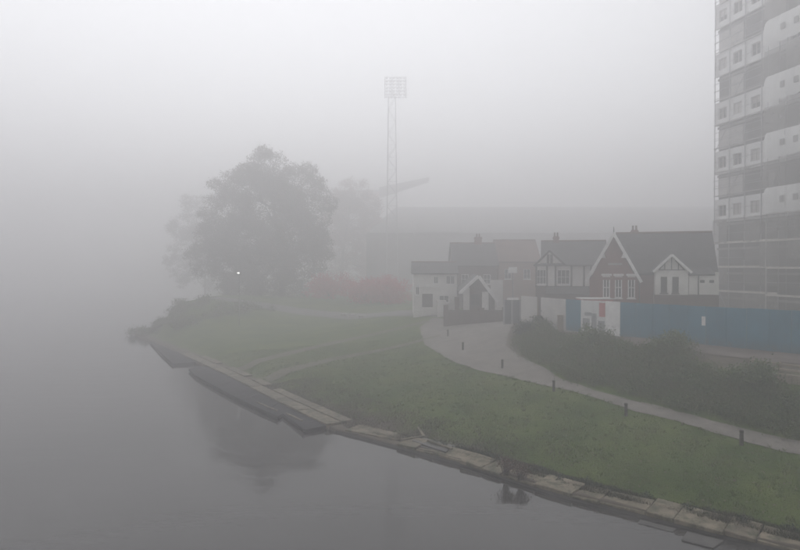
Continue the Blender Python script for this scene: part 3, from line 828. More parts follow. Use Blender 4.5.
# white lean-to
lx0, lx1 = pxr - .2, FA.X(719, DP)
lz1, lz0 = FA.Z(275.5, 680, DP), FA.Z(294.5, 680, DP)
lw = [(FA.X(702.5, DP), FA.Z(281.3, 680, DP)), (FA.X(712, DP), FA.Z(281.3, 680, DP))]
MB().wall(lx0, lx1, lz0, lz1, DP + .05, DP + .3, [hole(x, z, .38, .24) for x, z in lw]).build("rendered_wall", M["render"], ha)
MB().box(lx1 - .28, lx1 + .02, DP, DP + .32, lz1 + .003, lz1 + .3).build("parapet", M["render"], ha)
for x, z in lw: window(ha, x, z, .38, .24, DP + .05, 1, 1, .03, "dark_timber", False)
MB().tube((FA.X(698.5, DP), DP, lz0), (FA.X(698.5, DP), DP, lz1), .05).build("downpipe", M["dark_timber"], ha)
MB().add([(lx0, DP - .1, lz1 + .02), (lx1 - .3, DP - .1, lz1 + .02), (lx1 - .3, DP + 2, lz1 + .6), (lx0, DP + 2, lz1 + .6), (lx0, DP - .1, lz1 + .12), (lx1 - .3, DP - .1, lz1 + .12), (lx1 - .3, DP + 2, lz1 + .7), (lx0, DP + 2, lz1 + .7)],
         [(0,1,2,3),(7,6,5,4),(0,4,5,1),(1,5,6,2),(2,6,7,3),(3,7,4,0)]).build("roof", M["slate"], ha)

# ---------------- half timbered house
DB = 66.0; DM = 69.4
FB = Frame(549.5, DB, -13)
hb = empty("timbered_house", (FB.x0, DB, 4.1), "half-timbered white house with dark roof left of the brick gable", "house")
hb.rotation_euler.z = FB.rz
bx0, bx1 = FB.X(535.5, DB), FB.X(600, DB)
e_z, b_z = FB.Z(266, 549.5, DB), FB.Z(286, 549.5, DB)
bw = [(FB.X(541.5, DB), FB.Z(277, 549.5, DB), .95, 1.5), (FB.X(563.5, DB), FB.Z(277, 549.5, DB), 1.25, 1.5)]
MB().wall(bx0, bx1, b_z, e_z, DB, DB + .25, [hole(*q) for q in bw]).build("wall", M["render"], hb)
MB().box(bx0 + .02, bx1, DB + .02, DB + .28, GB, b_z - .003).box(bx0 + .02, bx0 + .27, DB + .28, DB + 7, GB, e_z).build("lower_wall", M["darkbrick"], hb)
for q in bw: window(hb, *q, DB, 3, 2, .06)
for px in (536.3, 547, 555.5, 571.5, 584, 591, 599):
    MB().box(FB.X(px, DB) - .09, FB.X(px, DB) + .09, DB - .04, DB + .01, b_z, e_z).build("timber", M["dark_timber"], hb)
MB().box(bx0 - .05, bx1, DB - .06, DB - .005, e_z, e_z + .2).build("timber", M["dark_timber"], hb)
MB().box(bx0 - .05, bx1, DB - .06, DB - .005, b_z - .14, b_z - .004).build("timber", M["dark_timber"], hb)
bgx, bgl, bgr = FB.X(549.5, DB), FB.X(534, DB), FB.X(566, DB)
bza = FB.Z(250, 549.5, DB)
MB().prism_y([(bgl + .25, e_z + .2), (bgr - .25, e_z + .2), (bgx, bza - .2)], DB - .02, DB + .2).build("gable_wall", M["render"], hb)
for px, hh in ((548, .85), (551.5, .85)):
    MB().box(FB.X(px, DB) - .13, FB.X(px, DB) + .13, DB - .06, DB - .023, e_z + .21, bza - .45).build("timber", M["dark_timber"], hb)
barge(bgl, bgr, bgx, e_z + .1, e_z + .1, bza + .02, DB - .3, .2, hb, "dark_timber")
roof_y(bgl, bgr, bgx, e_z + .1, e_z + .1, bza, DB - .28, DB + 3, hb, M["slate"])
rb = roof_x(FB.X(541, DM), FB.X(606, DM), DB - .2, DB + 7, e_z + .15, FB.Z(241, 549.5, DM), hb, M["slate"])
MB().tube((bx0, DB - .25, e_z + .05), (bx1, DB - .25, e_z + .05), .07, n=6).build("gutter", M["dark_timber"], hb)
MB().tube((bx1 - .3, DB - .1, GB), (bx1 - .3, DB - .1, e_z), .05, n=6).build("downpipe", M["dark_timber"], hb)
chimney(rb, FB.X(556, DM), DM, 10.8, FB.Z(236.5, 549.5, DM), .6)
MB().box(FB.X(548, DB), FB.X(597, DB), DB - 1.3, DB - .07, GB, FB.Z(293, 549.5, DB)).build("lean_to", M["darkbrick"], hb)
MB().add([(FB.X(546, DB), DB - 1.45, FB.Z(294, 549.5, DB)), (FB.X(598, DB), DB - 1.45, FB.Z(294, 549.5, DB)), (FB.X(598, DB), DB - .07, FB.Z(287.5, 549.5, DB)), (FB.X(546, DB), DB - .07, FB.Z(287.5, 549.5, DB)),
          (FB.X(546, DB), DB - 1.45, FB.Z(293, 549.5, DB)), (FB.X(598, DB), DB - 1.45, FB.Z(293, 549.5, DB)), (FB.X(598, DB), DB - .07, FB.Z(286.5, 549.5, DB)), (FB.X(546, DB), DB - .07, FB.Z(286.5, 549.5, DB))],
         [(0,1,2,3),(7,6,5,4),(0,4,5,1),(1,5,6,2),(2,6,7,3),(3,7,4,0)]).build("lean_to_roof", M["slate"], hb)

# ---------------- houses behind
def plain_house(label, x0, x1, y0, dep, ze, zr, wmat, rmat, wins_, chim=None):
    h = empty("brick_house", ((x0 + x1) / 2, y0, 4), label, "house")
    MB().wall(x0 + .2, x1 - .2, GB, ze, y0, y0 + .3, [hole(*q) for q in wins_]).build("wall", M[wmat], h)
    MB().box(x0 + .2, x0 + .5, y0 + .3, y0 + dep, GB, ze).build("side_wall", M[wmat], h)
    MB().box(x1 - .5, x1 - .2, y0 + .3, y0 + dep, GB, ze).build("side_wall", M[wmat], h)
    for xx_ in (x0 + .2, x1 - .5):
        mb_ = MB(); ym = y0 + dep / 2
        mb_.add([(xx_, y0, ze), (xx_, y0 + dep, ze), (xx_, ym, zr - .2), (xx_ + .3, y0, ze), (xx_ + .3, y0 + dep, ze), (xx_ + .3, ym, zr - .2)], [(0,1,2),(5,4,3),(0,3,4,1),(1,4,5,2),(2,5,3,0)])
        mb_.build("gable_wall", M[wmat], h)
    for q in wins_: window(h, *q, y0, 2, 2, .06)
    r_ = roof_x(x0, x1, y0 - .3, y0 + dep + .3, ze + .05, zr, h, M[rmat])
    if chim: chimney(r_, *chim)
    return h
plain_house("tall brown brick house dim in the fog behind the timbered house", AX(497, 84), AX(541, 84), 84, 7, AZ(262, 84), AZ(240, 87.5), "brownbrick", "redtile",
            [(AX(508, 84), 8.2, .9, 1.3), (AX(527, 84), 8.2, .9, 1.3)])
plain_house("dark-roofed house in the fog behind the white A-shaped gable", AX(452, 80), AX(499, 80), 80, 7, AZ(266, 80), AZ(243, 83.5), "darkbrick", "slate",
            [(AX(465, 80), 7.6, .9, 1.2), (AX(487, 80), 7.6, .9, 1.2)], (AX(478, 83.5), 83.5, 11.5, AZ(237, 83.5), .9))

# ---------------- white two-storey house
DE = 72.0
he = empty("white_house", (4, DE, 3.7), "white rendered two-storey house with dark openings, farthest left of the row", "house")
ex0, ex1 = AX(413.5, DE), AX(457, DE)
et = AZ(273.5, DE)
ewin = [(AX(450.5, DE), AZ(280, DE), 1.0, .95), (AX(417.5, DE), AZ(290, DE), .4, 1.1), (AX(436, DE), AZ(280, DE), .5, .8), (AX(427.5, DE), AZ(300.5, DE), 1.2, 1.5), (AX(444, DE), AZ(299, DE), 1.1, .8)]
MB().wall(ex0, ex1, GB - .6, et, DE, DE + .3, [hole(*q) for q in ewin]).build("wall", M["render"], he)
MB().box(ex0, ex0 + .3, DE + .3, DE + 5, GB - .6, et).build("side_wall", M["render"], he)
for q in ewin[:3] + ewin[4:]: window(he, *q, DE, 2, 1, .06)
MB().box(ewin[3][0] - .6, ewin[3][0] + .6, DE + .12, DE + .18, ewin[3][1] - .75, ewin[3][1] + .75).build("door", M["dark_timber"], he)
MB().box(ex0 - .1, ex1 + .1, DE - .1, DE - .003, AZ(287, DE), AZ(286, DE)).build("string_course", M["white_paint"], he)
MB().wall(AX(437, DE), AX(445.5, DE), GB - .6, AZ(300, DE), DE - 1.3, DE - .004, []).build("porch", M["render"], he)
roof_x(ex0 - .2, ex1 + .2, DE - .25, DE + 5.5, et + .05, AZ(262, DE + 2.6), he, M["slate"])

# ---------------- A-shaped gable house
DF = 68.0
hf = empty("gabled_cottage", (8.3, DF, 3.6), "low cottage with broad white A-shaped bargeboards above the dark wall", "house")
fx, fl, fr_ = AX(478.5, DF), AX(460, DF), AX(497.5, DF)
fza, fzl, fzr = AZ(275, DF), AZ(291, DF), AZ(300, DF)
MB().wall(fl + .4, AX(470, DF), GB - .6, fzl + .35, DF + .3, DF + .55, []).build("rendered_wall", M["render"], hf)
MB().box(AX(482.5, DF), AX(489, DF), DF + .25, DF + .5, GB - .6, AZ(292, DF)).build("rendered_wall", M["render"], hf)
MB().prism_y([(fl + .4, GB - .6), (fr_ - .2, GB - .6), (fr_ - .2, fzr + .05), (fx, fza - .4), (fl + .4, fzl + .1)], DF + .6, DF + .85).build("wall", M["darkbrick"], hf)
window(hf, AX(476, DF), AZ(300, DF), 1.0, 1.2, DF + .42, 2, 2, .06, "dark_timber")
barge(fl, fr_, fx, fzl, fzr, fza + .05, DF - .1, .34, hf, "white_paint")
MB().beam((fr_, DF - .1, fzr - .1), (fr_ + .02, DF - .1, AZ(307, DF)), .1, .25, up=(0, 1, 0)).build("bargeboard", M["white_paint"], hf)
MB().box(fl - .15, fl + .3, DF - .2, DF, fzl - .3, fzl - .12).build("gutter_end", M["white_paint"], hf)
roof_y(fl, fr_, fx, fzl, fzr, fza, DF - .06, DF + 6, hf, M["slate"])
MB().box(AX(491, DF + 2), AX(503, DF + 2), DF + 2, DF + 2.3, GB - .6, AZ(280, DF + 2)).build("rear_wall", M["render"], hf)

# ---------------- dark boundary wall
DW = 65.6
bwall = empty("boundary_wall", (8, DW, 3.4), "dark brick boundary wall in front of the white cottage", "wall")
MB().box(AX(445, DW), AX(505, DW), DW, DW + .25, 2.7, AZ(311, DW)).build("wall_panel", M["darkbrick"], bwall)
MB().box(AX(445, DW) - .02, AX(505, DW) + .02, DW - .04, DW + .29, AZ(311, DW) + .003, AZ(311, DW) + .08).build("coping", M["darkbrick"], bwall)
for px, ty in ((446, 305), (457, 297), (482, 308), (505, 307)):
    MB().box(AX(px, DW) - .24, AX(px, DW) + .24, DW - .1, DW + .35, 2.7, AZ(ty, DW)).build("pier", M["darkbrick"], bwall)

# ---------------- gate and sign by the end of the hoarding
DG = 60.0
sg = empty("site_gate", (AX(511, DG), DG, 3.8), "dark steel site gate between the boundary wall and the grey panels", "gate")
MB().box(AX(504.5, DG), AX(520, DG), DG, DG + .05, 3.75, AZ(300, DG)).build("leaf", worn("gate_paint", (.06, .07, .085), (.09, .1, .115)), sg)
for px in (504, 512, 520.5):
    MB().box(AX(px, DG) - .07, AX(px, DG) + .07, DG - .06, DG - .002, 3.4, AZ(299, DG)).build("post", M["steel"], sg)
MB().box(AX(507, DG), AX(518.5, DG), DG - .1, DG - .065, AZ(300, DG), AZ(297.5, DG)).build("sign_board", M["white_paint"], sg)
sp = empty("sign_post", (AX(513, 62), 62, 3.6), "small white signboard on a tall post above the site gate", "sign")
MB().tube((AX(513, 62), 62.1, 3.2), (AX(513, 62), 62.1, AZ(268, 62)), .05).build("post", M["steel"], sp)
MB().box(AX(508.5, 62), AX(517, 62), 61.98, 62.03, AZ(273, 62), AZ(267, 62)).build("board", M["white_paint"], sp)

# red band behind the posters
rs = empty("red_cabin", (AX(598, 53), 53, 4.1), "low red site cabin showing above the posters of the hoarding", "cabin")
MB().box(AX(583, 53), AX(613, 53), 53, 55, 4.0, AZ(299.5, 53)).build("body", M["red_paint"], rs)
MB().box(AX(583, 53) - .06, AX(613, 53) + .06, 52.94, 55.06, AZ(299.5, 53) + .003, AZ(298.5, 53)).build("roof", M["greyboard"], rs)

# ------------------------------------------------------------------ tower and scaffold
TO = Vector((38.3, 78.2, 0)); TK = 1.22; TU = Vector((0.2050, -0.9788, 0)); TN = Vector((-0.9788, -0.2050, 0))
def TX(s, o, z):
    return TO + TU * s * TK + TN * o * TK + Vector((0, 0, (z - 9) * TK + 9))
tw = empty("tower_block", tuple(TO + Vector((0, 0, 4))), "tall unfinished tower block with pale window bands at the right edge", "building")
TOP = 39.0
SL = 26.0
BOT = [13.5, 18.25, 23.1, 27.95, 32.7, 37.45]
BH = 2.28
MB(TX).box(0.15, SL, -18, -.45, 3.0, TOP).build("core_wall", M["dark_concrete"], tw)
for z in [13.5 + 2.4 * k for k in range(-4, 13)]:
    MB(TX).box(0.1, SL + .1, -18.1, -.3, z - .32, z - .1).build("floor_slab", M["concrete"], tw)
for bi, zb_ in enumerate(BOT):
    cent = [1.0, 3.05, 5.35, 9.9, 12.2, 14.5, 16.8, 19.1]
    prev = 0.0
    for wi, c in enumerate(cent + [SL - 1.2]):
        nxt = SL if wi == len(cent) else (cent[wi] + (cent[wi+1] if wi + 1 < len(cent) else SL)) / 2
        if wi == len(cent): break
        nxt = min(nxt, SL)
        zw = zb_ + 1.15
        jo = random.uniform(-.015, .015)
        MB(TX).wall(prev + .012, nxt - .012, zb_ + .01, zb_ + BH, -.3 + jo, -.12 + jo, [hole(c, zw, 1.15, 1.12)]).build("cladding_panel", M["cladding"], tw)
        # window in the opening
        mb_ = MB(TX)
        x0, x1, z0, z1 = c - .575, c + .575, zw - .56, zw + .56
        for q in ((x0, x0 + .07, z0, z1), (x1 - .07, x1, z0, z1), (x0 + .07, x1 - .07, z0, z0 + .07), (x0 + .07, x1 - .07, z1 - .07, z1), (c - .03, c + .03, z0 + .07, z1 - .07)):
            mb_.box(q[0], q[1], -.28, -.22, q[2], q[3])
        o = mb_.build("window", M["greyboard"], tw)
        MB(TX).box(x0, x1, -.33, -.31, z0, z1).build("pane", M["glass"], o)
        if random.random() < .4:                         # some windows are still boarded or have a blind half down
            MB(TX).box(x0 + .06, x1 - .06, -.3, -.29, z0 + random.choice([.08, .5, .7]), z1 - .08).build("blind", M["greyboard"], o)
        prev = nxt
# pale boards already up on the far bays of the lower storeys between the bands
for zb_ in BOT[:5]:
    for k in [q for q in range(2) if random.random() < .7]:
        MB(TX).box(.2 + 1.7 * k, 1.85 + 1.7 * k, -.42, -.34, zb_ + BH + .25 , zb_ + BH + 2.1).build("insulation_board", M["greyboard"], tw)

sc_ = empty("scaffold", tuple(TX(4, 1.2, 4)), "steel scaffold with grey netting and white sheeting wrapping the tower block", "scaffold")
S0, S1 = 0.0, 8.3
for s in np.arange(0.1, 8.3, 2.05):                      # standards of the main face
    for o_ in (.0,):
        MB().tube(TX(s, o_, 3.2), TX(s, o_, TOP - 2), .06, n=5).build("standard", M["steel"], sc_)
for z in [4.3 + 2.36 * k for k in range(1, 17)]:
    for o_ in (.02,):
        MB().tube(TX(.0, o_, z), TX(8.3, o_, z), .04, n=5).build("ledger", M["steel"], sc_)
    MB().tube(TX(.0, .04, z + 1.0), TX(8.3, .04, z + 1.0), .024, n=5).build("guard_rail", M["steel"], sc_)
    for k in range(4):
        a = .05 + 2.05 * k
        MB(TX).box(a, a + 2.0, -.1, .03, z + .03, z + .075).build("board", M["boards"], sc_)
    if z < 13:
        MB(TX).box(.02, 8.25, .06, .09, z + .02, z + .2).build("toe_board", M["boards"], sc_)
def net(s0, s1, o_, z0, z1, name, mat, amp=.06, cut=0.0, nz=9):
    n = 14; mb_ = MB()
    P = []
    ph = random.uniform(0, 6)
    for j in range(nz + 1):
        for i in range(n + 1):
            u, v = i / n, j / nz
            s = s0 + (s1 - s0) * u; z = z0 + (z1 - z0) * v
            if cut > 0 and u < cut:                     # swept-back corner of a tied sheet
                z = min(z, z0 + (z1 - z0) * (0.62 + 0.38 * math.sin((u / cut) * math.pi / 2)))
            bul = amp * (math.sin(v * math.pi) * (.6 + .4 * math.sin(u * 9 + ph)) + .35 * math.sin(u * 23 + ph * 2) * v)
            sag = .05 * math.sin(u * math.pi * 4) * (1 if j in (0,) else 0)
            P.append(TX(s, o_ + bul, z + sag))
    fs_ = [(j*(n+1)+i, j*(n+1)+i+1, (j+1)*(n+1)+i+1, (j+1)*(n+1)+i) for j in range(nz) for i in range(n)]
    mb_.add(P, fs_)
    o = mb_.build(name, mat, sc_, smooth=True)
    return o
for zi in range(4):                                      # netting on the lower lifts
    z0 = 4.3 + 2.36 * zi
    for k in range(4):
        if random.random() < .62: net(.0 + 2.07 * k, 2.07 * (k + 1) - .03, .1, z0 + random.choice([.08, .08, .7]), z0 + random.choice([2.3, 2.3, 1.7]), "netting", M["netting"], .05)
for zb_ in BOT:                                          # netting drops between the bands
    for k in range(2, 4):
        if random.random() < .55: net(2.07 * k, 2.07 * (k + 1) - .03, .06, zb_ + BH + .1, zb_ + random.choice([4.75, 4.2, 3.8]), "netting", M["netting"], .04)
for zb_ in BOT:
    for k in range(3):
        zz_ = zb_ + BH + .35 + .75 * k
        MB().tube(TX(.0, .05, zz_), TX(8.2, .05, zz_), .035, n=5).build("guard_rail", M["steel"], sc_)
    a = random.uniform(.2, 3.5)
    MB().tube(TX(a, .08, zb_ + BH), TX(a + 2.0, .08, zb_ + 4.8), .04, n=5).build("brace", M["steel"], sc_)
# projecting bay, sheeted
for s in np.arange(8.4, 18, 2.1):
    MB().tube(TX(s, 1.25, 3.2), TX(s, 1.25, TOP - 2), .03, n=5).build("standard", M["steel"], sc_)
for zb_ in BOT:
    k0 = 8.0
    for k in range(4):
        net(k0 + 2.4 * k, k0 + 2.4 * (k + 1), 1.35, zb_ + .2, zb_ + BH + .15, "white_sheet", M["sheeting"], .1, .12 if k == 0 else 0)
        net(k0 + 2.4 * k + .03, k0 + 2.4 * (k + 1) - .03, 1.3, zb_ + BH + .2, zb_ + 4.7, "netting", M["netting"], .05)
    for c in (10.2, 11.6, 13.4):                         # square openings cut in the sheets, backed by dark board
        MB(TX).box(c - .22, c + .22, 1.42, 1.5, zb_ + 1.1, zb_ + 1.6).build("vent_panel", M["concrete"], sc_)
for zi in range(4):
    z0 = 4.3 + 2.36 * zi
    MB().beam(TX(8.3, 1.3, z0 + 2.36), TX(18, 1.3, z0 + 2.36), .05, .2).build("toe_board", M["boards"], sc_)
    MB().tube(TX(8.3, 1.3, z0 + 1.1), TX(18, 1.3, z0 + 1.1), .026, n=5).build("guard_rail", M["steel"], sc_)
    if zi > 1:
        for k in range(4):
            net(8.33 + 2.4 * k, 8.3 + 2.4 * (k + 1) - .03, 1.3, z0 + .1, z0 + 2.25, "netting", M["netting"], .05)
MB().tube(TX(8.32, 1.3, 4), TX(8.32, 1.3, 13), .07, n=6).build("rubbish_chute", M["greyboard"], sc_)
MB().tube(TX(1.0, .14, 6.7), TX(2.5, .14, 4.3), .03, n=5).build("brace", M["steel"], sc_)
MB().tube(TX(2.0, .14, 9.0), TX(0.2, .14, 6.7), .03, n=5).build("brace", M["steel"], sc_)

# ------------------------------------------------------------------ stadium and floodlight
DS = 150.0
st = empty("stadium_stand", (30, DS, 4), "huge dark stadium stand looming in the fog behind the houses", "stadium")
SX0, SX1 = AX(372, DS), 118.0
MB().box(SX0, SX1, DS, DS + 1, 3.0, 15.0).build("back_wall", M["dark_concrete"], st)
for k in range(12):                                     # roof bays climbing away from the street
    xa = SX0 - 1 + k * 10.9; xb = xa + 10.75
    zf_, zb2 = 17.2 + random.uniform(-.05, .05), 32.0
    MB().add([(xa, DS - 2, zf_), (xb, DS - 2, zf_), (xb + 6, DS + 92, zb2), (xa + 6, DS + 92, zb2), (xa, DS - 2, zf_ - .7), (xb, DS - 2, zf_ - .7), (xb + 6, DS + 92, zb2 - .7), (xa + 6, DS + 92, zb2 - .7)],
             [(0,1,2,3),(7,6,5,4),(0,4,5,1),(1,5,6,2),(2,6,7,3),(3,7,4,0)]).build("roof_bay", M["dark_concrete"], st)
    MB().box(xa - .3, xa + 1.2, DS - .9, DS - .003, 3.0, 16.9).build("column", M["dark_concrete"], st)
    MB().box(xa + 1.1, xb, DS + .2, DS + .5, 15.01, 17.0).build("cladding_panel", M["dark_concrete"], st)
dt_ = 225.0
ct = empty("stair_tower", (AX(366, dt_), dt_, 3.5), "pinkish brick stair tower with wedge canopy, faint behind the big tree", "tower")
MB().box(AX(360, dt_), AX(379, dt_), dt_, dt_ + 5, 3.0, AZ(192, dt_)).build("wall", M["pinkbrick"], ct)
MB().box(AX(360, dt_) - .2, AX(379, dt_) + .2, dt_ - .2, dt_ + 5.2, AZ(192, dt_) + .003, AZ(190, dt_)).build("parapet", M["concrete"], ct)
MB().prism_y([(AX(379.5, dt_), AZ(196, dt_)), (AX(379.5, dt_), AZ(188, dt_)), (AX(429, dt_), AZ(178, dt_)), (AX(429, dt_), AZ(180, dt_))], dt_ - 2, dt_ + 7).build("canopy", M["dark_concrete"], ct)
for z in (9, 14, 19, 24):
    MB().box(AX(362, dt_), AX(371, dt_), dt_ - .05, dt_ - .004, z, z + 1.6).build("window", M["glass"], ct)
DFL = 140.0
fm = empty("floodlight_mast", (AX(391, DFL), DFL, 4), "tall floodlight mast with square lamp head, barely visible in fog", "floodlight")
fxm = AX(392, DFL)
ztop = AZ(78, DFL); zh = AZ(98, DFL)
LEG = []
for sx in (-1, 1):
    for sy in (-1, 1):
        MB().tube((fxm + sx * 1.3, DFL + sy * 1.3, 3.5), (fxm + sx * .75, DFL + sy * .75, zh + .5), .1, .07).build("leg", M["steel"], fm)
for k in range(16):
    z0 = 4 + (zh - 4) * k / 16; z1 = 4 + (zh - 4) * (k + 1) / 16
    w0 = 1.3 - .55 * k / 16
    sg_ = 1 if k % 2 else -1
    MB().tube((fxm - sg_ * w0, DFL - w0, z0), (fxm + sg_ * w0, DFL - w0, z1), .035, n=5).build("brace", M["steel"], fm)
    MB().tube((fxm - sg_ * w0, DFL + w0, z0), (fxm + sg_ * w0, DFL + w0, z1), .035, n=5).build("brace", M["steel"], fm)
    MB().tube((fxm - w0, DFL - w0, z1), (fxm + w0, DFL - w0, z1), .03, n=5).build("cross_bar", M["steel"], fm)
hx0, hx1 = AX(385, DFL), AX(406, DFL)
for i in range(7):
    zz_ = zh + (ztop - zh) * i / 6
    MB().box(hx0, hx1, DFL - .08, DFL + .08, zz_ - .04, zz_ + .04).build("lamp_frame", M["steel"], fm)
for i in range(4):
    xx_ = hx0 + (hx1 - hx0) * i / 3
    MB().box(xx_ - .07, xx_ + .07, DFL + .085, DFL + .2, zh - .1, ztop + .1).build("lamp_frame", M["steel"], fm)
for i in range(6):
    for j in range(6):
        x = hx0 + (i + .5) * (hx1 - hx0) / 6; z = zh + (j + .5) * (ztop - zh) / 6
        mb_ = MB(); mb_.tube((x, DFL - .1, z), (x, DFL - .45, z), .08, .15, 8); mb_.build("lamp", M["steel"], fm)

# ------------------------------------------------------------------ vegetation
def leaf_cloud(lobes, n, size, clump=None, flat=1.0, shell=.55, up=0.35, bump=0):
    """lobes: (cx,cy,cz,rx,ry,rz). Returns rhombus leaf corners, gathered in twig clumps."""
    L = np.array(lobes, float)
    if bump > 0:
        sub_ = []
        for q in L:
            for k in range(7):
                d = RNG.normal(size=3); d /= np.linalg.norm(d)
                f = RNG.uniform(.2, .42)
                sub_.append((*(q[:3] + d * q[3:] * RNG.uniform(.8, 1.05)), *(q[3:] * f)))
        L = np.concatenate([L * np.array([1, 1, 1, .92, .92, .92]), np.array(sub_)])
    nclump = max(12, n // 16)
    vol = L[:, 3] * L[:, 4] * L[:, 5]; pr_ = vol ** .6; pr_ /= pr_.sum()
    li = RNG.choice(len(L), nclump, p=pr_)
    d = RNG.normal(size=(nclump, 3)); d /= np.linalg.norm(d, axis=1)[:, None]
    rr = shell + (1.0 - shell) * RNG.random(nclump) ** .6
    C = L[li, :3] + d * rr[:, None] * L[li, 3:]
    cs = (clump or size * 3.0) * RNG.uniform(.6, 1.4, nclump)
    ci = RNG.integers(0, nclump, n)
    P = C[ci] + RNG.normal(size=(n, 3)) * cs[ci][:, None] * np.array([1, 1, .7 * flat])
    a = RNG.normal(size=(n, 3)); a[:, 2] -= up; a /= np.linalg.norm(a, axis=1)[:, None]
    b_ = RNG.normal(size=(n, 3)); b_ -= (b_ * a).sum(1)[:, None] * a; b_ /= np.linalg.norm(b_, axis=1)[:, None]
    s = size * RNG.uniform(.6, 1.35, n)[:, None]
    Q = np.stack([P, P + a * s * .5 + b_ * s * .28, P + a * s, P + a * s * .5 - b_ * s * .28], 1)
    return Q.reshape(-1, 3)

def tree(name, label, base, lobes, nleaf, size, leaf, trunk_r, lean=(0, 0), cat="tree", group=None):
    r_ = empty(name, base, label, cat, group)
    b0 = Vector(base)
    L = sorted(lobes, key=lambda q: q[2])
    top = Vector(L[-1][:3])
    fork = b0 + (top - b0) * .3; fork.x = b0.x + lean[0]; fork.y = b0.y + lean[1]
    mb_ = MB()
    mb_.tube(b0 - Vector((0, 0, .4)), b0 + (fork - b0) * .12, trunk_r * 1.5, trunk_r * 1.05, 10)
    mb_.tube(b0 + (fork - b0) * .12, fork, trunk_r * 1.05, trunk_r * .75, 10)
    mb_.tube(fork, top, trunk_r * .75, trunk_r * .12, 8)
    mb_.build("trunk", M["bark"], r_, smooth=True)
    for q in lobes:
        c = Vector(q[:3])
        st_ = fork + (top - fork) * max(0, min(.75, (c.z - fork.z) / max(top.z - fork.z, .1) - .25))
        mid = st_.lerp(c, .5) + Vector((0, 0, -.06 * (c - st_).length))
        mb_ = MB()
        mb_.tube(st_, mid, trunk_r * .38, trunk_r * .25, 6).tube(mid, c, trunk_r * .25, trunk_r * .08, 6)
        for k in range(4):
            e = c + Vector((random.uniform(-1, 1) * q[3], random.uniform(-1, 1) * q[4], random.uniform(-.5, 1) * q[5])) * .8
            mb_.tube(mid.lerp(c, .3 + .2 * k), e, trunk_r * .12, trunk_r * .03, 5)
        mb_.build("limb", M["bark"], r_)
    quads_mesh("crown", leaf_cloud(lobes, nleaf, size, clump=size * 1.1, shell=.45, bump=1), 4, M[leaf], r_)
    return r_
def lobes_px(lst, d, k=.9):
    out = []
    for px, py, r, dd in lst:
        D = d + dd; m_ = D / F
        out.append((AX(px, D), D, AZ(py, D), r * m_, r * m_ * k, r * m_ * .92))
    return out
DT = 116.0
tree("broad_tree", "largest tree in the photo, broad rounded crown beside the river", (AX(282, DT), DT, gz(AX(282, DT), DT)),
     lobes_px([(268, 172, 26, 0), (242, 186, 26, -2), (298, 186, 26, 2), (228, 212, 27, 0), (265, 205, 40, -1), (310, 212, 26, -1), (214, 236, 22, -2), (250, 240, 38, 2),
               (292, 238, 34, -2), (316, 243, 19, 1), (232, 264, 28, 0), (270, 268, 34, 2), (303, 264, 22, 0), (205, 258, 18, 2), (248, 284, 22, -1), (285, 288, 20, 0)], DT), 170000, .3, "leaf_green", .62)
DT2 = 165.0
tree("slender_tree", "fainter tree left of the largest tree, half lost in fog", (AX(205, DT2), DT2, gz(AX(205, DT2), DT2)),
     lobes_px([(195, 208, 16, 0), (184, 228, 17, 1), (206, 226, 18, -1), (192, 248, 22, 0), (182, 268, 16, 1), (206, 272, 18, -1)], DT2), 30000, .3, "leaf_green", .3)
DT3 = 172.0
tree("russet_tree", "russet-tinged tree fading in fog right of the largest tree", (AX(342, DT3), DT3, gz(AX(342, DT3), DT3)),
     lobes_px([(352, 192, 17, 0), (336, 205, 18, 1), (368, 206, 16, 0), (350, 218, 24, 0), (330, 228, 20, 1), (374, 230, 16, 0), (344, 245, 26, 1), (368, 252, 20, 0), (326, 262, 18, -1), (350, 270, 22, 0), (380, 270, 14, 0)], DT3), 60000, .36, "leaf_russet", .4)

def shrub(name, label, base, lobes, nleaf, size, leaf, group=None, cat="shrub"):
    r_ = empty(name, base, label, cat, group)
    b0 = Vector(base)
    mb_ = MB()
    for q in lobes:
        c = Vector(q[:3])
        for k in range(3):
            e = c + Vector((random.uniform(-.6, .6) * q[3], random.uniform(-.6, .6) * q[4], random.uniform(0, .8) * q[5]))
            mb_.tube(b0 + Vector((random.uniform(-.1, .1), random.uniform(-.1, .1), -.1)), e, .025, .006, 5)
    mb_.build("stem", M["bark"], r_)
    quads_mesh("foliage", leaf_cloud(lobes, nleaf, size, clump=size * 1.6, shell=.4), 4, M[leaf], r_)
    return r_
def ground_lobes(x, y, spread, h, n):
    out = []
    for k in range(n):
        xx_ = x + random.uniform(-1, 1) * spread; yy_ = y + random.uniform(-1, 1) * spread * .7
        r_ = h * random.uniform(.35, .55)
        out.append((xx_, yy_, gz(xx_, yy_) + h * random.uniform(.35, .7), r_ * 1.1, r_ * 1.1, r_))
    return out
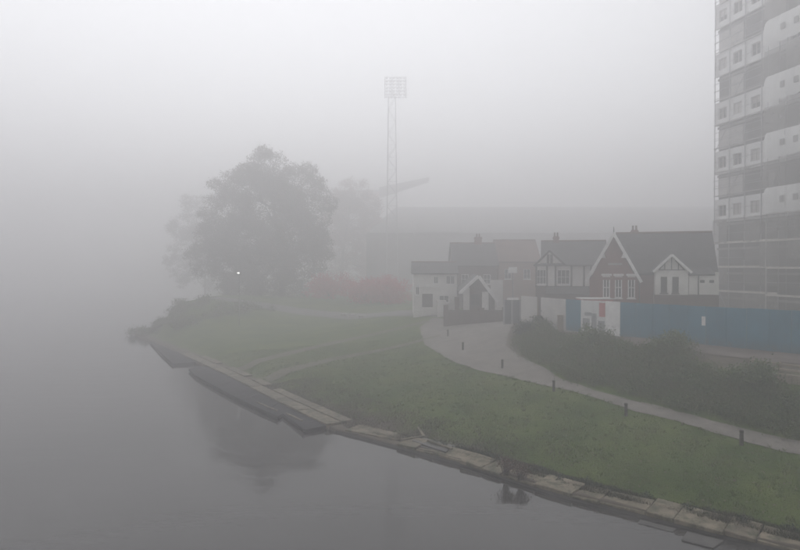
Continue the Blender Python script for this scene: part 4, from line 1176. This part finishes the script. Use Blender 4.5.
# bushes on the river bend
for i, (px, D, spread, h, lab) in enumerate([(163, 84.5, 2.8, .5, "rounded green bush at the tip of the river bend"),
                                             (205, 82.0, 3.4, .45, "wide low bush on the river bend under the fainter tree"),
                                             (185, 88.0, 3.2, .7, "taller bush behind the tip of the river bend"),
                                             (245, 86.5, 3.4, .45, "low bush on the bank left of the largest tree's trunk"),
                                             (150, 86.5, 2.2, .5, "small leftmost bush overhanging the river bend")]):
    x = AX(px, D)
    shrub("riverside_bush", lab, (x, D, gz(x, D)), ground_lobes(x, D, spread, h, 12), 3600, .2, "leaf_bank", "bushes on the river bend")
for i, (px, D, h, lab) in enumerate([(362, 101, 3.9, "red-leaved bush under the stair tower, middle of three"), (391, 99, 4.0, "red-leaved bush nearest the white house, right of three"), (330, 108, 3.6, "red-leaved bush farther left, under the russet tree")]):
    x = AX(px, D)
    shrub("red_bush", lab, (x, D, gz(x, D)), ground_lobes(x, D, 2.6, h, 10), 9000, .24, "leaf_red", "red-leaved bushes by the road")

# shrubbery between path and hoarding: one unbroken mass of ground cover
def in_shrubbery(x, y):
    u = x / y * F + 400
    return u
lobes = []
pf = np.array([(p[0], p[1]) for p in PATH_FAR[:7]], float)
hb_line = [(p.x, p.y) for p in HOARD]
cnt = 0
while cnt < 420:
    t_ = random.random()
    s = t_ * (len(pf) - 1); i = int(s); fr = s - i
    i2 = min(i + 1, len(pf) - 1)
    base = pf[i] * (1 - fr) + pf[i2] * fr
    d = pf[i2] - pf[i]; d = d / (np.hypot(*d) + 1e-6) if np.hypot(*d) > 0 else np.array([.6, -.8])
    n_ = np.array([-d[1], d[0]]); n_ = n_ if n_[0] > 0 else -n_
    wmax = np.interp(t_, [0, .2, .5, .75, 1], [3.0, 5.5, 4.6, 3.6, 3.4])
    k = random.random()
    p = base + n_ * (.42 + k * wmax)
    dd = float(seg_dist(np.array([p[0]]), np.array([p[1]]), hb_line)[0])
    lim = np.interp(p[1], [30, 38, 44, 50], [5.0, 4.6, 2.4, .8])
    if dd < lim: continue
    if p[0] / p[1] * F + 400 > 690 and HOR + (CAM_Z - gz(*p) - .7) * F / p[1] < np.interp(p[0] / p[1] * F + 400, [690, 740, 800], [360, 371, 388]): continue   # bare earth up there
    h = random.uniform(.35, .85) * (.38 + .85 * k)
    r_ = random.uniform(.4, .75)
    lobes.append((p[0], p[1], gz(*p) + h * .5, r_, r_, h * .6)); cnt += 1
sm = quads_mesh("shrubbery", leaf_cloud(lobes, 105000, .12, clump=.14, shell=.35, up=-.2), 4, M["leaf_shrub"])
tag(sm, "dense low shrubbery covering the slope between footpath and hoarding", "shrubbery", kind="stuff")
LB = np.array(lobes)
qi = RNG.integers(0, len(LB), 10000); m_ = len(qi)
bx_ = LB[qi, 0] + RNG.normal(0, .35, m_); by_ = LB[qi, 1] + RNG.normal(0, .35, m_); bz_ = ground_z(bx_, by_) + .1
hh_ = RNG.uniform(.25, .6, m_) + LB[qi, 5] * .8; th_ = RNG.uniform(0, 6.28, m_)
B_ = np.stack([bx_, by_, bz_], -1); wv_ = np.stack([np.cos(th_), np.sin(th_), 0 * th_], -1) * .016
T_ = B_ + np.concatenate([RNG.normal(0, .45, (m_, 2)) * hh_[:, None], hh_[:, None]], 1)
tag(quads_mesh("tall_grass", np.stack([B_ - wv_, B_ + wv_, T_], 1).reshape(-1, 3), 3, M["blade_tall"]), "straggling tall grass growing through the shrubbery", "grass", kind="stuff")
for px, py, z, h, sp_, leaf, lab in [(757, 388, 3.2, 1.1, .5, "leaf_shrub", "upright bush in front of the timber barrier"),
                                     (592, 352, 3.5, 1.5, .8, "leaf_shrub", "rounded bush growing in front of the white hoarding poster"),
                                     (668, 366, 3.3, 1.2, .8, "leaf_shrub", "tall bush topping the shrubbery before the blue hoarding"),
                                     (532, 344, 3.0, 1.1, .8, "leaf_dark", "bush at the left end of the shrubbery by the grey panels")]:
    p = W(px, py, z); z0 = gz(p.x, p.y)
    shrub("bush", lab, (p.x, p.y, z0), ground_lobes(p.x, p.y, sp_, h, 7), 4500, .13, leaf, "taller bushes of the shrubbery")

# dry saplings at the water's edge
for px, py, h, lab in [(506, 474, .55, "dry reddish sapling growing from the river wall, left of two"), (521, 478, .4, "dry bushy sapling growing from the river wall, right of two")]:
    p = W(px, py, .3)
    shrub("sapling", lab, (p.x, p.y, .3), [(p.x + random.uniform(-.25, .25), p.y + random.uniform(-.2, .2), .3 + h * random.uniform(.45, 1), .17, .17, .15) for _ in range(6)], 520, .08, "leaf_dry", "saplings on the river wall")

# weeds rooted in the joints of the river wall
mb_pts = []
for k in range(46):
    y_ = random.uniform(17, 31); p, d, n = bank_frame(y_); q = p - n * random.uniform(.8, 1.25)
    h = random.uniform(.08, .22)
    mb_pts.append((q.x, q.y, .34 + h * .4, h * 1.1, h * 1.1, h * .7))
tag(quads_mesh("weeds", leaf_cloud(mb_pts, 3200, .07, clump=.05, shell=.2, up=-.5), 4, M["leaf_dark"]), "small weeds rooted in the joints of the river wall", "weeds", kind="stuff")
# grass blades
def blades(n, ymin, ymax, omin, omax, h0, h1, w0, mat, name, label, lean=.5, dens=None):
    y_ = ymin + (ymax - ymin) * RNG.random(n * 2) ** 1.35
    o_ = omin + (omax - omin) * RNG.random(n * 2)
    x_ = bank_x(y_) + o_
    px = x_ / y_ * F + 400
    pn = np.array([(p[0], p[1]) for p in PATH_NEAR], float)
    # stay on the river side of the footpath
    side = np.interp(y_, pn[::-1, 1][np.argsort(pn[::-1, 1])], pn[::-1, 0][np.argsort(pn[::-1, 1])])
    ok = (x_ < side - .03) & (px > 180) & (px < 830)
    if name == 'grass':
        bb = np.interp(y_, [10, 24, 27, 31, 36, 44, 60, 80], [0.9, 1.0, 1.2, 3.6, 4.6, 2.4, 1.6, 1.2])
        ok &= RNG.random(len(y_)) > np.clip(1.6 - o_ / bb, 0, .93)
    if name == 'dead_grass':
        ok &= RNG.random(len(y_)) < np.clip((y_ - ymin) / 7, 0, 1) * np.clip((omax - o_) / 3, 0, 1)
    x_, y_ = x_[ok][:n], y_[ok][:n]
    m_ = len(x_)
    z_ = ground_z(x_, y_)
    pat = .5 + .25 * np.sin(x_ * 1.7 + 1.3 * np.sin(y_ * .9)) + .25 * np.sin(y_ * 2.3 + 1.7 * np.sin(x_ * 1.1 + 2)) 
    h = RNG.uniform(h0, h1, m_) * (.55 + .9 * pat); w_ = w0 * RNG.uniform(.6, 1.4, m_)
    th = RNG.uniform(0, 2 * np.pi, m_); ln = RNG.normal(0, lean, (m_, 2)) * h[:, None]
    B = np.stack([x_, y_, z_ - .01], -1); wv = np.stack([np.cos(th) * w_, np.sin(th) * w_, np.zeros(m_)], -1)
    T = B + np.concatenate([ln, h[:, None]], 1)
    o = quads_mesh(name, np.stack([B - wv, B + wv, T], 1).reshape(-1, 3), 3, M[mat])
    tag(o, label, "grass", kind="stuff")
blades(170000, 19, 62, .9, 26, .03, .09, .012, "blade", "grass", "short mown grass of the riverside lawn")
blades(34000, 18, 34, .8, 2.1, .06, .2, .014, "blade_rough", "rough_grass", "rough longer grass overhanging the river wall")
def tufts(n, per):
    y_ = 19 + 36 * RNG.random(n * 3) ** 1.3; o_ = 1.6 + 20 * RNG.random(n * 3); x_ = bank_x(y_) + o_
    pn = np.array([(p[0], p[1]) for p in PATH_NEAR], float); od = np.argsort(pn[:, 1])
    side = np.interp(y_, pn[od, 1], pn[od, 0]); px = x_ / y_ * F + 400
    near_edge = np.abs(side - x_) < .25
    ok = (x_ < side + .06) & (px > 180) & (px < 830) & ((RNG.random(n * 3) < .3) | near_edge)
    x_, y_ = x_[ok][:n], y_[ok][:n]
    m_ = len(x_)
    x_ = np.repeat(x_, per) + RNG.normal(0, .07, m_ * per); y_ = np.repeat(y_, per) + RNG.normal(0, .07, m_ * per)
    z_ = ground_z(x_, y_); h = RNG.uniform(.06, .17, len(x_)); th = RNG.uniform(0, 6.28, len(x_))
    B = np.stack([x_, y_, z_ - .01], -1); wv = np.stack([np.cos(th), np.sin(th), 0 * th], -1) * .012
    T = B + np.concatenate([RNG.normal(0, .5, (len(x_), 2)) * h[:, None], h[:, None]], 1)
    tag(quads_mesh("grass_tufts", np.stack([B - wv, B + wv, T], 1).reshape(-1, 3), 3, M["blade"]), "longer grass tufts dotted over the riverside lawn", "grass", kind="stuff")
tufts(1500, 26)
blades(26000, 27, 48, .8, 5.5, .04, .14, .014, "blade_dead", "dead_grass", "dead brownish grass on the bare bank")

yl_ = 20 + 40 * RNG.random(9000) ** 1.2; xl_ = bank_x(yl_) + 1.2 + 20 * RNG.random(9000) ** 1.4
keep = (np.abs(xl_ / yl_ * F) < 430) & (seg_dist(xl_, yl_, hb_line) > 7); xl_, yl_ = xl_[keep][:2600], yl_[keep][:2600]
ml = len(xl_); P_ = np.stack([xl_, yl_, ground_z(xl_, yl_) + .06], -1); aa = RNG.uniform(0, 6.28, ml); sl = RNG.uniform(.03, .07, ml)[:, None]
d1 = np.stack([np.cos(aa), np.sin(aa), RNG.normal(0, .25, ml)], -1) * sl; d2 = np.stack([-np.sin(aa), np.cos(aa), RNG.normal(0, .25, ml)], -1) * sl * .6
tag(quads_mesh("fallen_leaves", np.stack([P_ - d1, P_ + d2, P_ + d1, P_ - d2], 1).reshape(-1, 3), 4, M["leaf_dry"]), "scattered brown fallen leaves on the lawn and footpath", "leaves", kind="stuff")

# small things on the far lawn
for px, py, lab in [(343.5, 315.5, "small pale concrete block by the road, left of three"), (352.5, 316.2, "small pale concrete block by the road, middle of three"), (361.5, 317.5, "small pale concrete block by the road, right of three")]:
    p = W(px, py, 2.4)
    for _ in range(5): p = W(px, py, gz(p.x, p.y) + .1)
    z0 = gz(p.x, p.y)
    mb = MB().prism_y([(p.x - .42, z0 - .1), (p.x + .42, z0 - .1), (p.x + .36, z0 + .42), (p.x - .36, z0 + .42)], p.y - .3, p.y + .3)
    tag(mb.build("concrete_block", M["greyboard"], origin=(p.x, p.y, z0), bevel=.04), lab, "block", "pale blocks by the road")
lx, ly = AX(238.5, 78), 78.0
lp = empty("street_lamp", (lx, ly, gz(lx, ly)), "single lit street lamp, a white dot in front of the largest tree", "street lamp")
lz = AZ(273, ly)
MB().tube((lx, ly + .3, gz(lx, ly) - .2), (lx, ly + .3, lz + .15), .045, .035, 8).build("post", M["steel"], lp)
MB().beam((lx, ly + .32, lz + .12), (lx, ly - .35, lz + .14), .14, .08).build("lamp_head", M["steel"], lp)
MB().lathe(lx, ly - .1, [(.05, lz - .1), (.16, lz - .03), (.17, lz + .05), (.1, lz + .085)], 10).build("lamp_lens", M["lamp"], lp)

# ------------------------------------------------------------------ haze
hz = MB().box(-398, 410, -128, 388, -2.6, 52.0)
m = bpy.data.materials.new("fog"); m.use_nodes = True
t = m.node_tree
for n in list(t.nodes): t.nodes.remove(n)
mo = t.nodes.new("ShaderNodeOutputMaterial"); pv = t.nodes.new("ShaderNodeVolumePrincipled")
pv.inputs["Color"].default_value = (*FOG_COLOR, 1); pv.inputs["Density"].default_value = FOG_DENSITY; pv.inputs["Anisotropy"].default_value = 0.58
t.links.new(pv.outputs[0], mo.inputs["Volume"])
haze = hz.build("haze", m)
tag(haze, "thick grey river fog", "fog", kind="stuff")
